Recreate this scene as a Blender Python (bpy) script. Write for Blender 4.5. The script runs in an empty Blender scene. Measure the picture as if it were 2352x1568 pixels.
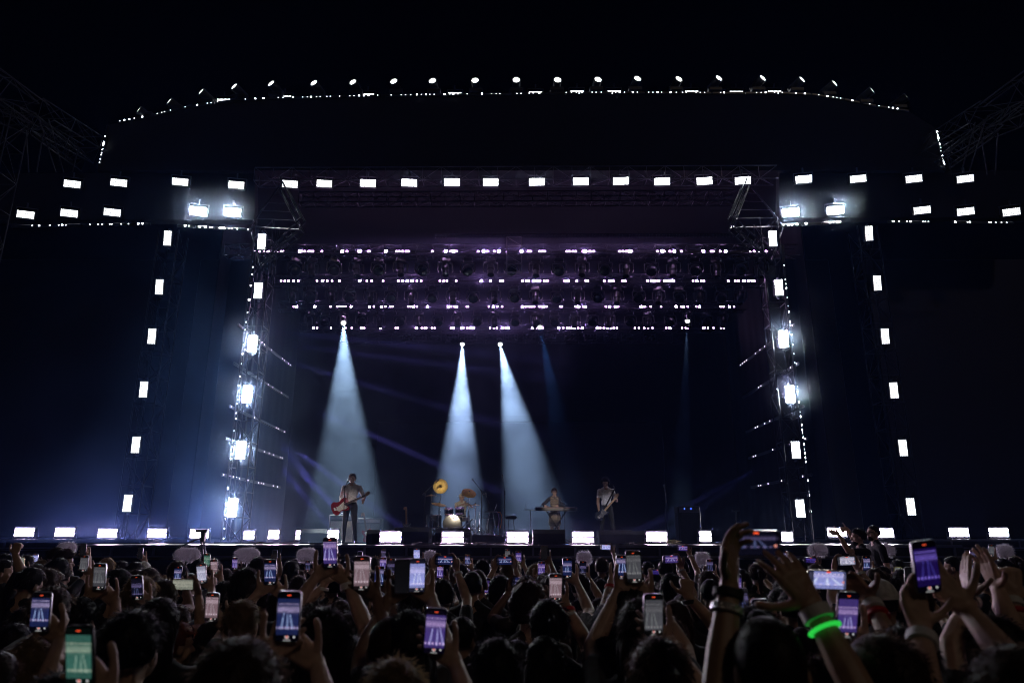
import bpy, math, random
import numpy as np
from mathutils import Vector, Matrix, Euler, noise as mnoise
R = math.radians
S = bpy.context.scene
COL = S.collection

# ------------------------------------------------------------------ camera, world, sun, exposure
FPX, PITCH, CAMZ = 1600.0, R(15.8), 2.05
SN, CS = math.sin(PITCH), math.cos(PITCH)
cd = bpy.data.cameras.new('camera')
cam = bpy.data.objects.new('camera', cd); COL.objects.link(cam)
cam.location = (0, 0, CAMZ); cam.rotation_euler = (R(90) + PITCH, 0, 0)
cd.sensor_width = 36; cd.lens = FPX / 2352 * 36
cd.clip_start = 0.1; cd.clip_end = 2000
cd.dof.use_dof = True; cd.dof.focus_distance = 20.0; cd.dof.aperture_fstop = 2.6
S.camera = cam

W = bpy.data.worlds.new('World'); S.world = W; W.use_nodes = True
wt = W.node_tree
sky = wt.nodes.new('ShaderNodeTexSky'); sky.sky_type = 'NISHITA'; sky.sun_disc = False
SUN_EL, SUN_ROT = R(38), R(150)
sky.sun_elevation = R(-6); sky.sun_rotation = SUN_ROT
bg = wt.nodes['Background']; wt.links.new(sky.outputs[0], bg.inputs[0]); bg.inputs[1].default_value = 0.02
# night: one faint warm lamp glow from behind the crowd, to the right
sd = bpy.data.lights.new('sun', 'SUN'); sd.energy = 0.075; sd.angle = R(4); sd.color = (1.0, .78, .58)
sun = bpy.data.objects.new('sun', sd); COL.objects.link(sun)
sun.rotation_euler = (R(52), 0, R(28))

S.view_settings.view_transform = 'Standard'; S.view_settings.look = 'None'
S.view_settings.exposure = 0; S.view_settings.gamma = 1
c = S.cycles
c.use_denoising = True
try: c.denoiser = 'OPENIMAGEDENOISE'; c.denoising_input_passes = 'RGB_ALBEDO_NORMAL'
except Exception: pass
c.use_adaptive_sampling = True; c.adaptive_threshold = 0.03
c.max_bounces = 3; c.diffuse_bounces = 1; c.glossy_bounces = 2; c.transmission_bounces = 2
c.volume_bounces = 0; c.transparent_max_bounces = 8
c.sample_clamp_indirect = 4.0; c.filter_width = 1.0
c.use_light_tree = True
c.volume_step_rate = 1.8; c.volume_max_steps = 64
c.caustics_reflective = False; c.caustics_refractive = False

def P(px, py, Y):
    """A point of the place: the picture position (2352 wide) at the distance Y in front of the camera."""
    u, v = (px - 1176) / FPX, (784 - py) / FPX
    t = Y / (CS - v * SN)
    return Vector((u * t, Y, CAMZ + t * (SN + v * CS)))
def Tof(py, Y): return Y / (CS - (784 - py) / FPX * SN)
def proj(w):
    d = Vector(w) - Vector((0, 0, CAMZ)); f = d.y * CS + d.z * SN; up = -d.y * SN + d.z * CS
    return 1176 + FPX * d.x / f, 784 - FPX * up / f

# ------------------------------------------------------------------ materials
MATS = {}
def mat(name, col, rough=.6, metal=0., vary=.25, scale=6., bump=0., coat=0., sheen=0.):
    if name in MATS: return MATS[name]
    m = bpy.data.materials.new(name); m.use_nodes = True; nt = m.node_tree
    b = nt.nodes['Principled BSDF']
    b.inputs['Roughness'].default_value = rough; b.inputs['Metallic'].default_value = metal
    b.inputs['Coat Weight'].default_value = coat
    if sheen: b.inputs['Sheen Weight'].default_value = sheen
    tc = nt.nodes.new('ShaderNodeTexCoord')
    n = nt.nodes.new('ShaderNodeTexNoise'); n.inputs['Scale'].default_value = scale; n.inputs['Detail'].default_value = 3
    nt.links.new(tc.outputs['Object'], n.inputs['Vector'])
    r = nt.nodes.new('ShaderNodeValToRGB')
    lo = [max(0, x * (1 - vary)) for x in col]; hi = [min(1, x * (1 + vary)) for x in col]
    r.color_ramp.elements[0].color = (*lo, 1); r.color_ramp.elements[1].color = (*hi, 1)
    r.color_ramp.elements[0].position = .3; r.color_ramp.elements[1].position = .7
    nt.links.new(n.outputs['Fac'], r.inputs[0]); nt.links.new(r.outputs[0], b.inputs['Base Color'])
    if bump:
        bp = nt.nodes.new('ShaderNodeBump'); bp.inputs['Strength'].default_value = bump; bp.inputs['Distance'].default_value = .01
        nt.links.new(n.outputs['Fac'], bp.inputs['Height']); nt.links.new(bp.outputs[0], b.inputs['Normal'])
    MATS[name] = m
    return m
def emit(name, col, strength):
    if name in MATS: return MATS[name]
    m = bpy.data.materials.new(name); m.use_nodes = True; nt = m.node_tree
    b = nt.nodes['Principled BSDF']; b.inputs['Base Color'].default_value = (.02, .02, .02, 1)
    b.inputs['Emission Color'].default_value = (*col, 1); b.inputs['Emission Strength'].default_value = strength
    m.cycles.emission_sampling = 'FRONT'
    MATS[name] = m
    return m

M = dict(
    black=mat('black_painted_metal', (.012, .012, .014), .45, .0, .3, 9),
    housing=mat('black_fixture_plastic', (.014, .014, .017), .32, 0, .3, 14),
    alu=mat('truss_aluminium', (.16, .16, .18), .42, .9, .2, 5),
    darkalu=mat('black_truss_metal', (.035, .035, .042), .38, .8, .3, 5),
    scaf=mat('weathered_scaffold_tube', (.028, .028, .031), .6, .3, .3, 5),
    drape=mat('black_stage_drape', (.006, .006, .008), .9, 0, .1, 3),
    screen_off=mat('unlit_led_screen', (.006, .006, .009), .6, 0, .2, 30),
    deck=mat('black_stage_deck', (.018, .018, .02), .38, 0, .5, 2.5, .1),
    ground=mat('trampled_ground', (.03, .026, .022), .9, 0, .5, 1.5, .4),
    chrome=mat('chrome_hardware', (.75, .74, .76), .18, 1, .1, 8),
    brass=mat('bronze_cymbal', (.55, .38, .13), .48, 1, .25, 18),
    rubber=mat('black_rubber', (.012, .012, .012), .7, 0, .2, 8),
    grille=mat('black_speaker_grille', (.011, .011, .014), .55, .2, .4, 120, .3),
)

# ------------------------------------------------------------------ mesh building
class MB:
    def __init__(s): s.v = []; s.f = []; s.m = []; s.cur = 0
    def add(s, vs, fs):
        o = len(s.v); s.v += [tuple(x) for x in vs]; s.f += [tuple(i + o for i in f) for f in fs]; s.m += [s.cur] * len(fs); return s
    def box(s, c, sz, rot=None, bev=0.0):
        hx, hy, hz = sz[0] / 2, sz[1] / 2, sz[2] / 2
        if bev > 0:
            b = min(bev, hx * .9, hy * .9, hz * .9)
            vs = []
            for sx in (-1, 1):
                for sy in (-1, 1):
                    for sz_ in (-1, 1):
                        vs += [(sx * hx, sy * (hy - b), sz_ * (hz - b)), (sx * (hx - b), sy * hy, sz_ * (hz - b)), (sx * (hx - b), sy * (hy - b), sz_ * hz)]
            def I(a, b_, c_, k): return ((a > 0) * 4 + (b_ > 0) * 2 + (c_ > 0)) * 3 + k
            fs = []
            for q in (-1, 1):
                fs.append([I(q, -1, -1, 0), I(q, 1, -1, 0), I(q, 1, 1, 0), I(q, -1, 1, 0)])
                fs.append([I(-1, q, -1, 1), I(1, q, -1, 1), I(1, q, 1, 1), I(-1, q, 1, 1)])
                fs.append([I(-1, -1, q, 2), I(1, -1, q, 2), I(1, 1, q, 2), I(-1, 1, q, 2)])
            for a in (-1, 1):
                for b_ in (-1, 1):
                    fs.append([I(a, b_, -1, 0), I(a, b_, 1, 0), I(a, b_, 1, 1), I(a, b_, -1, 1)])
                    fs.append([I(a, -1, b_, 0), I(a, 1, b_, 0), I(a, 1, b_, 2), I(a, -1, b_, 2)])
                    fs.append([I(-1, a, b_, 1), I(1, a, b_, 1), I(1, a, b_, 2), I(-1, a, b_, 2)])
                    for c_ in (-1, 1): fs.append([I(a, b_, c_, 0), I(a, b_, c_, 1), I(a, b_, c_, 2)])
        else:
            vs = [(x, y, z) for x in (-hx, hx) for y in (-hy, hy) for z in (-hz, hz)]
            fs = [(0, 1, 3, 2), (4, 6, 7, 5), (0, 4, 5, 1), (2, 3, 7, 6), (0, 2, 6, 4), (1, 5, 7, 3)]
        c = Vector(c)
        if rot is not None:
            mt = rot if isinstance(rot, Matrix) else Euler(rot).to_matrix()
            vs = [mt @ Vector(x) + c for x in vs]
        else: vs = [Vector(x) + c for x in vs]
        return s.add(vs, fs)
    def tube(s, p0, p1, r0, r1=None, n=6, cap=True):
        p0, p1 = Vector(p0), Vector(p1); r1 = r0 if r1 is None else r1
        d = (p1 - p0)
        if d.length < 1e-6: return s
        d.normalize(); a = d.orthogonal().normalized(); b = d.cross(a)
        vs = []
        for p, r in ((p0, r0), (p1, r1)):
            for i in range(n):
                t = 2 * math.pi * i / n; vs.append(p + (a * math.cos(t) + b * math.sin(t)) * r)
        fs = [(i, (i + 1) % n, n + (i + 1) % n, n + i) for i in range(n)]
        if cap: fs += [tuple(range(n))[::-1], tuple(range(n, 2 * n))]
        return s.add(vs, fs)
    def path(s, pts, r, n=6):
        pts = [Vector(p) for p in pts]; rings = []; a = None; vs = []
        for i, p in enumerate(pts):
            d = (pts[min(i + 1, len(pts) - 1)] - pts[max(i - 1, 0)]).normalized()
            a = d.orthogonal().normalized() if a is None else (a - d * a.dot(d)).normalized()
            b = d.cross(a); rr = r[i] if isinstance(r, (list, tuple)) else r
            for k in range(n):
                t = 2 * math.pi * k / n; vs.append(p + (a * math.cos(t) + b * math.sin(t)) * rr)
        fs = [(i * n + k, i * n + (k + 1) % n, (i + 1) * n + (k + 1) % n, (i + 1) * n + k) for i in range(len(pts) - 1) for k in range(n)]
        fs += [tuple(range(n))[::-1], tuple(range((len(pts) - 1) * n, len(pts) * n))]
        return s.add(vs, fs)
    def lathe(s, prof, c=(0, 0, 0), axis=(0, 0, 1), n=20):
        """prof: list of (radius, height along axis)"""
        q = Vector((0, 0, 1)).rotation_difference(Vector(axis).normalized()).to_matrix(); c = Vector(c); vs = []
        for r, h in prof:
            for k in range(n):
                t = 2 * math.pi * k / n; vs.append(q @ Vector((r * math.cos(t), r * math.sin(t), h)) + c)
        fs = [(i * n + k, i * n + (k + 1) % n, (i + 1) * n + (k + 1) % n, (i + 1) * n + k) for i in range(len(prof) - 1) for k in range(n)]
        fs += [tuple(range(n))[::-1], tuple(range((len(prof) - 1) * n, len(prof) * n))]
        return s.add(vs, fs)
    def prism(s, poly, y0, y1, tr=None):
        """poly: (x,z) outline, extruded from y0 to y1"""
        n = len(poly); vs = [(x, y0, z) for x, z in poly] + [(x, y1, z) for x, z in poly]
        if tr: vs = [tr(Vector(v)) for v in vs]
        return s.add(vs, [tuple(range(n)), tuple(range(n, 2 * n))[::-1]] + [(i, i + n, (i + 1) % n + n, (i + 1) % n) for i in range(n)])
    def ball(s, c, r, n=10, m=6, rot=None):
        r = (r, r, r) if not isinstance(r, (tuple, list, Vector)) else r; c = Vector(c); vs = []
        for i in range(1, m):
            th = math.pi * i / m
            for k in range(n):
                t = 2 * math.pi * k / n; vs.append(Vector((r[0] * math.sin(th) * math.cos(t), r[1] * math.sin(th) * math.sin(t), r[2] * math.cos(th))))
        vs += [Vector((0, 0, r[2])), Vector((0, 0, -r[2]))]
        if rot is not None: vs = [rot @ v for v in vs]
        vs = [v + c for v in vs]; T, B = len(vs) - 2, len(vs) - 1
        fs = [(i * n + k, (i + 1) * n + k, (i + 1) * n + (k + 1) % n, i * n + (k + 1) % n) for i in range(m - 2) for k in range(n)]
        fs += [(T, k, (k + 1) % n) for k in range(n)] + [(B, (m - 2) * n + (k + 1) % n, (m - 2) * n + k) for k in range(n)]
        return s.add(vs, fs)
    def mesh(s, name, mats, smooth=True):
        me = bpy.data.meshes.new(name); me.from_pydata(s.v, [], s.f); me.update()
        for m in (mats if isinstance(mats, (list, tuple)) else [mats]): me.materials.append(m)
        if any(s.m): me.polygons.foreach_set('material_index', s.m)
        if smooth:
            me.shade_smooth()
            try: me.set_sharp_from_angle(angle=R(35))
            except Exception: pass
        return me
    def build(s, name, mats, parent=None, smooth=True):
        return link(name, s.mesh(name, mats, smooth), parent)
def link(name, me, parent=None):
    o = bpy.data.objects.new(name, me); COL.objects.link(o)
    if parent is not None: o.parent = parent
    return o
def tag(o, label, cat, group=None, kind=None):
    o['label'] = label; o['category'] = cat
    if group: o['group'] = group
    if kind: o['kind'] = kind
    return o
def thing(name, label, cat, loc=(0, 0, 0), rot=(0, 0, 0), group=None):
    o = bpy.data.objects.new(name, None); COL.objects.link(o); o.location = loc; o.rotation_euler = rot
    o.empty_display_size = .1
    return tag(o, label, cat, group)
def struct(name, mb, m, label, smooth=False):
    o = mb.build(name, m, None, smooth); o['kind'] = 'structure'; o['label'] = label; return o
def dup(src, loc, rot=None, scale=None, label=None, group=None):
    kids = list(src.children)
    r = src.copy(); COL.objects.link(r); r.location = loc
    if rot is not None: r.rotation_euler = rot
    if scale is not None: r.scale = scale
    if label: r['label'] = label
    if group: r['group'] = group
    for ch in kids:
        k2 = list(ch.children); k = ch.copy(); COL.objects.link(k); k.parent = r
        for g in k2:
            d = g.copy(); COL.objects.link(d); d.parent = k
    return r
def remat(root, part, m):
    for ch in root.children:
        if ch.name.split('.')[0] == part:
            ch.material_slots[0].link = 'OBJECT'; ch.material_slots[0].material = m
ORD = 'first second third fourth fifth sixth seventh eighth ninth tenth eleventh twelfth thirteenth fourteenth fifteenth sixteenth seventeenth eighteenth nineteenth twentieth'.split()
def nth(i, n, what='from the left'):
    """words for place i (0-based) of n, counted from the nearer end"""
    a, b = what, what.replace('left', 'right').replace('top', 'bottom')
    if i <= (n - 1) / 2: k, w = i, a
    else: k, w = n - 1 - i, b
    if k == 0: return w.replace('from the ', '') + 'most'
    return (ORD[k] if k < 20 else '%dth' % (k + 1)) + ' ' + w
def truss(mb, p0, p1, size=.4, up=(0, 0, 1), rc=.025, rb=.012, seg=None, n=5):
    p0, p1 = Vector(p0), Vector(p1); d = p1 - p0; L = d.length; d.normalize()
    u = Vector(up); u = (u - d * u.dot(d)).normalized(); w = d.cross(u); h = size / 2
    cs = [u * h + w * h, u * h - w * h, -u * h - w * h, -u * h + w * h]
    for c_ in cs: mb.tube(p0 + c_, p1 + c_, rc, n=n)
    k = seg or max(2, round(L / size / 1.3))
    for i in range(k):
        a, b = p0 + d * L * i / k, p0 + d * L * (i + 1) / k
        for j in range(4):
            c1, c2 = cs[j], cs[(j + 1) % 4]
            if (i + j) % 2: c1, c2 = c2, c1
            mb.tube(a + c1, b + c2, rb, n=4, cap=False)
        for j in range(4): mb.tube(a + cs[j], a + cs[(j + 1) % 4], rb, n=4, cap=False)
    return mb
# ------------------------------------------------------------------ setting: ground, stage, drapes
FLOOR = 1.91
rnd = random.Random(7)
g = MB(); g.box((0, 150, -.05), (900, 700, .1)); struct('ground', g, M['ground'], 'dark trampled ground of the field under the crowd')
o = MB(); o.box((0, 25.6, FLOOR - .15), (21.5, 16.6, .30)); tag(o.build('stage_deck', M['deck'], None, False), 'black main stage deck carrying the band and its gear', 'stage')
for sx, nm in ((-1, 'left'), (1, 'right')):
    o = MB(); o.box((sx * 21.3, 26, FLOOR - .02), (21.0, 9.0, .30))
    tag(o.build('wing_deck', M['deck'], None, False), f'black {nm} wing deck of the stage carrying a row of floor strobes', 'stage wing', 'stage wings')
o = MB(); o.box((0, 17.36, FLOOR / 2 - .17), (21.3, .06, FLOOR - .34)); tag(o.build('stage_skirt', M['drape'], None, False), 'black cloth skirt hanging below the front edge of the main stage', 'skirt')
for sx, nm in ((-1, 'left'), (1, 'right')):
    o = MB(); o.box((sx * 21.2, 21.5, FLOOR / 2 - .1), (20.9, .06, FLOOR - .2)); tag(o.build('wing_skirt', M['drape'], None, False), f'black cloth skirt under the front of the {nm} stage wing', 'skirt', 'wing skirts')
# metal trims that catch the light
def rail(name, pts, r, label, m='alu'):
    mb = MB(); mb.path(pts, r, 6); return tag(mb.build(name, M[m]), label, 'rail')
mb = MB(); mb.box((0, 17.27, FLOOR - .03), (21.4, .05, .06)); mb.box((0, 17.22, FLOOR - .27), (21.4, .05, .05))
for i in range(22): mb.box((-10.5 + i, 17.25, FLOOR - .15), (.05, .04, .19))
tag(mb.build('stage_edge_rail', M['alu'], None, False), 'thin metal rail along the front edge of the main stage', 'rail')
for sx, nm in ((-1, 'left'), (1, 'right')):
    mb = MB(); mb.box((sx * 21, 21.4, FLOOR + .10), (20.8, .05, .05)); mb.box((sx * 21, 21.4, FLOOR - .12), (20.8, .05, .04))
    for i in range(11): mb.box((sx * (11 + i * 2), 21.44, FLOOR - .01), (.04, .04, .18))
    tag(mb.build('wing_edge_rail', M['alu'], None, False), f'thin metal rail along the front edge of the {nm} wing', 'rail', 'wing rails')

def panel(name, poly, Y0, Y1, m, label, cat, group=None):
    """poly of picture points standing in the plane Y0"""
    pts = [P(x, y, Y0) for x, y in poly]
    mb = MB(); mb.prism([(p.x, p.z) for p in pts], Y0, Y1)
    return tag(mb.build(name, M[m], None, False), label, cat, group)
def drape(name, x0, x1, y0, y1, z0, z1, label, n=80, amp=.012):
    mb = MB(); vs = []; L = math.hypot(x1 - x0, y1 - y0); nx, ny = -(y1 - y0) / L, (x1 - x0) / L
    for k in range(2):
        for i in range(n + 1):
            t = i / n; a = amp * math.sin(t * L * 7 + math.sin(t * 31) * .8) + k * .05
            for z in (z0, z1): vs.append((x0 + (x1 - x0) * t + nx * a, y0 + (y1 - y0) * t + ny * a, z))
    q = 2 * (n + 1); fs = []
    for i in range(n):
        a = 2 * i; fs += [(a, a + 1, a + 3, a + 2), (q + a, q + a + 2, q + a + 3, q + a + 1), (a + 1, q + a + 1, q + a + 3, a + 3), (a, a + 2, q + a + 2, q + a)]
    fs += [(0, q, q + 1, 1), (2 * n, 2 * n + 1, q + 2 * n + 1, q + 2 * n)]
    mb.add(vs, fs); return tag(mb.build(name, M['drape']), label, 'drape')
drape('back_drape', -11, 11, 34.4, 34.4, 1.95, 15, 'black back drape closing the rear of the stage')
drape('side_drape', -10.9, -10.9, 24.2, 34.2, 1.95, 15, 'black side drape on the left of the stage', 50)
drape('side_drape', 10.9, 10.9, 34.2, 24.2, 1.95, 15, 'black side drape on the right of the stage', 50)
o = MB(); o.box((0, 29, 15.3), (23, 12, .3)); tag(o.build('stage_roof', mat('black_roof_cloth', (.002, .002, .003), .95), None, False), 'black roof over the main stage', 'roof')
# rear LED wall: a dark screen in a slightly raised frame
A, B = P(862, 962, 33.2), P(1527, 962, 33.2)
t = thing('led_screen', 'large unlit LED screen at the back of the stage', 'screen', (0, 33.2, FLOOR))
mb = MB(); mb.box(((A.x + B.x) / 2, .1, (A.z - FLOOR) / 2), (B.x - A.x - .3, .12, A.z - FLOOR - .1)); mb.build('display', M['screen_off'], t, False)
mb = MB()
for x in (A.x, B.x): mb.box((x, 0, (A.z - FLOOR) / 2), (.32, .24, A.z - FLOOR))
mb.box(((A.x + B.x) / 2, 0, A.z - FLOOR), (B.x - A.x + .32, .24, .30)); mb.build('frame', M['drape'], t, False)

# header: the arched black fascia over the stage
ARCH = [(247, 284), (268, 279), (345, 265), (410, 248), (515, 231), (600, 225), (700, 223), (850, 219), (1050, 216), (1180, 215), (1330, 212), (1500, 212), (1700, 213), (1830, 212), (1900, 219), (1960, 231), (2000, 240), (2090, 254), (2148, 290)]
hd = panel('header_fascia', [(x, y + 4) for x, y in ARCH] + [(2172, 392), (222, 392)], 22.75, 23.15, 'drape', 'broad black arched fascia above the stage opening', 'fascia')
for poly, nm in (([(-60, 505), (-60, 398), (585, 398), (585, 505)], 'left'), ([(1790, 500), (1790, 392), (2420, 392), (2420, 500)], 'right')):
    panel('wing_fascia', poly, 22.95, 23.3, 'drape', f'black fascia band over the {nm} wing behind two rows of strobes', 'fascia', 'wing fascias')
for x0, x1, nm in ((-21.5, -13.6, 'far left'), (-12.1, -9.7, 'narrow left'), (9.8, 12.3, 'narrow right'), (13.7, 21.5, 'far right')):
    mb = MB(); mb.box(((x0 + x1) / 2, 25.3, 7.3), (x1 - x0, .25, 10.4), bev=.03)
    tag(mb.build('side_screen', M['screen_off'], None, False), f'unlit black {nm} side screen beside the light towers', 'screen')

# ------------------------------------------------------------------ trusses and towers
YF = 22.5
def tower(px0, py0, px1, py1, Y, size, label, m='darkalu', zlow=FLOOR):
    a, b = P(px0, py0, Y), P(px1, py1, Y); mb = MB(); x = (a.x + b.x) / 2
    truss(mb, (x, Y + size / 2 + .12, zlow), (x, Y + size / 2 + .12, a.z), size, (0, 1, 0), .028, .014)
    mb.box((x, Y + size / 2 + .12, zlow + .03), (size + .3, size + .3, .06))
    return tag(mb.build('truss_tower', M[m]), label, 'truss tower', 'truss towers of the light frame')
tower(606, 500, 534, 1165, YF, .62, 'metal truss tower left of the stage opening, hung with six strobes')
tower(1770, 495, 1838, 1167, YF, .62, 'metal truss tower right of the stage opening, hung with six strobes')
tower(385, 525, 293, 1155, 23.3, .72, 'outer left truss tower between two dark screens')
tower(1996, 515, 2092, 1163, 23.3, .72, 'outer right truss tower between two dark screens')
def htruss(pts, Y, size, label, m='darkalu', up=(0, 0, 1), seg=None, rc=.025, rb=.012, name='truss', group=None):
    mb = MB(); w = [P(x, y, Y) if len(q) == 0 else P(x, y, q[0]) for x, y, *q in pts]
    for a, b in zip(w[:-1], w[1:]): truss(mb, a, b, size, up, rc, rb, seg)
    return tag(mb.build(name, M[m]), label, 'truss', group)
htruss([(590, 408), (1780, 403)], 23.0, .52, 'upper front truss with a row of strobes below its chords', 'alu')
htruss([(690, 459), (1690, 455)], 23.9, .42, 'lower dark truss spanning the stage opening under the strobe row', 'darkalu')
htruss([(1000, 543), (1700, 541)], 25, .10, 'thin dark cable truss above the front rigging truss', 'darkalu')
for sgn, c0 in ((-1, (640, 440)), (1, (1722, 432))):
    nm = 'left' if sgn < 0 else 'right'; mb = MB()
    pts = [(640, 430), (690, 527), (598, 612)] if sgn < 0 else [(1722, 425), (1683, 522), (1772, 600)]
    w = [P(pts[0][0], pts[0][1], 22.6), P(pts[1][0], pts[1][1], 21.2), P(pts[2][0], pts[2][1], 22.4)]
    for k in ((0, 0, 0), (0, .42, .05)):
        for a, b in zip(w[:-1], w[1:]): mb.tube(a + Vector(k), b + Vector(k), .035); mb.tube(a + Vector(k) + Vector((0, 0, .42)), b + Vector(k) + Vector((0, 0, .42)), .03)
    for a, b in zip(w[:-1], w[1:]):
        for i in range(6):
            q, r_ = a.lerp(b, i / 6), a.lerp(b, (i + .8) / 6); mb.tube(q, r_ + Vector((0, 0, .42)), .014, n=4); mb.tube(q + Vector((0, .42, .05)), q, .014, n=4)
    # outer half of the diamond corner
    e = P(pts[0][0] + sgn * -62 * -1 * (1 if sgn < 0 else 1), pts[0][1] + 60, 23) if False else P(575 if sgn < 0 else 1800, 520, 23.0)
    mb.tube(w[0], e, .03); mb.tube(e, w[2], .03); mb.tube(w[1], e, .025)
    for i in range(5): mb.tube(w[0].lerp(e, i / 5), w[1].lerp(w[0], 1 - i / 5), .014, n=4)
    tag(mb.build('corner_truss', M['darkalu']), f'diamond shaped {nm} corner truss bracing the top of the stage opening', 'truss', 'corner trusses')
mb = MB(); a, b = P(1164, 544, 22.9), P(1164, 626, 22.9); c_, d_ = P(1198, 544, 22.9), P(1198, 626, 22.9)
for p, q in ((a, b), (c_, d_), (a, c_), (b, d_)): mb.tube(p, q, .022)
for i in range(4): mb.tube(a.lerp(b, i / 4), c_.lerp(d_, (i + 1) / 4), .012, n=4); mb.tube(a.lerp(b, (i + 1) / 4), c_.lerp(d_, (i + 1) / 4), .012, n=4)
tag(mb.build('hanging_ladder', M['alu']), 'short ladder frame hanging in the middle of the front rigging', 'ladder')

# roof scaffold trusses high at both sides, nearer than the stage
def side_roof(sg, nm):
    f = (lambda x: x) if sg < 0 else (lambda x: 2352 - x)
    dy = 0 if sg < 0 else 6
    mb = MB()
    def T(pts, size, rc=.022, rb=.011, up=(0, 1, 0)):
        for a, b in zip(pts[:-1], pts[1:]): truss(mb, a, b, size, up, rc, rb)
    Q = lambda x, y, Y: P(f(x), y + dy, Y)
    T([Q(-90, 135, 17), Q(85, 262, 19), Q(225, 345, 23)], .75)
    T([Q(-100, 215, 17.5), Q(75, 285, 19.5), Q(190, 372, 23)], .5)
    for p in (((88, 268, 19), (128, 396, 20.5)), ((112, 275, 19.4), (146, 396, 21)), ((100, 300, 19.4), (84, 396, 20)), ((180, 340, 21), (166, 396, 21)), ((60, 300, 19), (66, 396, 20))):
        mb.tube(Q(*p[0]), Q(*p[1]), .022)
    top = Q(18 if sg < 0 else -60, 270, 19); T([top, Vector((top.x, top.y, 0))], .8)
    return tag(mb.build('roof_scaffold', M['scaf']), f'dark lattice scaffold tower and roof truss at the far {nm}', 'scaffold', 'roof scaffolds')
side_roof(-1, 'left'); side_roof(1, 'right')

# ------------------------------------------------------------------ strobe panels (an LED array in a black housing, on a yoke)
E_STD = emit('strobe_white', (.93, .97, 1.0), 26.0)
E_HOT = emit('strobe_bright', (.93, .97, 1.0), 650.0)
E_DIM = emit('strobe_soft', (.95, .98, 1.0), 4.0)
E_FLOOR = emit('floor_strobe_violet_white', (.96, .70, 1.0), 240.0)
E_FLOORW = emit('floor_strobe_cool_white', (.95, .84, 1.0), 280.0)
def make_strobe(vert):
    w, h = (.26, .54) if vert else (.54, .26); nx, nz = (5, 10) if vert else (10, 5)
    t = thing('strobe_light', '', 'strobe light')
    mb = MB(); mb.box((0, .09, 0), (w + .05, .16, h + .05), bev=.015); mb.box((0, .19, 0), (w * .7, .06, h * .7), bev=.01); mb.build('housing', M['housing'], t, False)
    mb = MB(); y = -.004; mb.add([(-w / 2, y, -h / 2), (w / 2, y, -h / 2), (w / 2, y, h / 2), (-w / 2, y, h / 2)], [(0, 1, 2, 3)]); mb.build('led_array', E_STD, t, False)
    mb = MB()
    for i in range(nx + 1): mb.box((-w / 2 + w * i / nx, -.012, 0), (.014, .012, h + .012))
    for i in range(nz + 1): mb.box((0, -.013, -h / 2 + h * i / nz), (w + .012, .010, .014))
    mb.build('louvre', M['housing'], t, False)
    mb = MB()
    if vert:
        for s_ in (-1, 1): mb.box((0, .09, s_ * (h / 2 + .06)), (.05, .05, .05))
        mb.box((0, .26, 0), (.05, .03, h + .17)); mb.box((0, .18, h / 2 + .085), (.05, .19, .02)); mb.box((0, .18, -h / 2 - .085), (.05, .19, .02)); mb.box((0, .33, 0), (.08, .12, .08))
    else:
        for s_ in (-1, 1): mb.box((s_ * (w / 2 + .05), .09, .11), (.02, .05, .30))
        mb.box((0, .09, .26), (w + .12, .05, .02)); mb.tube((0, .09, .26), (0, .09, .44), .03)
    mb.build('yoke', M['alu'], t, False)
    return t
S_V, S_H = make_strobe(True), make_strobe(False)
used = set()
def place(proto, p, label, group, em, rot=(0, 0, 0), scale=1.0):
    if proto not in used:
        used.add(proto); r = proto; r.location = p; r.rotation_euler = rot; r.scale = (scale,) * 3; r['label'] = label; r['group'] = group
    else: r = dup(proto, p, rot, (scale,) * 3, label, group)
    remat(r, 'led_array', em); return r
def face(p, k=.55, extra=0.):
    """turn a fixture partly towards the crowd"""
    return (R(-8) * 0 + math.atan2(p.z - 2, p.y) * k, 0, -math.atan2(p.x, p.y) * k + extra)
LIT = []
SPOTS = []
def vcol(pts, Y, where, ems, extra=0.):
    for i, (x, y) in enumerate(pts):
        p = P(x, y, Y); place(S_V, p, f'upright strobe panel on the {where}, {nth(i, len(pts), "from the top")}', 'strobe panels on the towers', ems[i], face(p, .5, extra))
        LIT.append((p, ems[i]))
vcol([(601, 555), (593, 667), (580, 789), (568, 905), (553, 1033), (534, 1165)], YF - .02, 'left inner truss tower', [E_STD, E_STD, E_HOT, E_HOT, E_HOT, E_HOT])
vcol([(1775, 548), (1789, 660), (1800, 778), (1815, 905), (1828, 1033), (1838, 1167)], YF - .02, 'right inner truss tower', [E_STD, E_STD, E_HOT, E_HOT, E_STD, E_STD])
vcol([(385, 547), (366, 659), (349, 772), (330, 894), (312, 1021), (293, 1155)], 23.25, 'outer left truss tower', [E_DIM] * 6, R(-6))
vcol([(1996, 536), (2015, 650), (2033, 772), (2053, 896), (2074, 1028), (2092, 1163)], 23.25, 'outer right truss tower', [E_DIM] * 6, R(6))
top = [(166, 423), (273, 420), (414, 418), (543, 425), (666, 423), (745, 422), (845, 421), (940, 420), (1038, 419), (1127, 419), (1233, 418), (1334, 417), (1426, 416), (1521, 417), (1618, 416), (1706, 415), (1846, 412), (1971, 411), (2099, 411), (2217, 411)]
for i, (x, y) in enumerate(top):
    p = P(x, y, 22.5); place(S_H, p, f'white strobe panel in the long top row, {nth(i, 20)}', 'strobe panels of the top row', E_STD if 5 < i < 17 else E_DIM, face(p, .45))
sec = [(59, 493, 0), (159, 490, 0), (258, 488, 0), (455, 485, 1), (534, 488, 1)]
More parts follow.
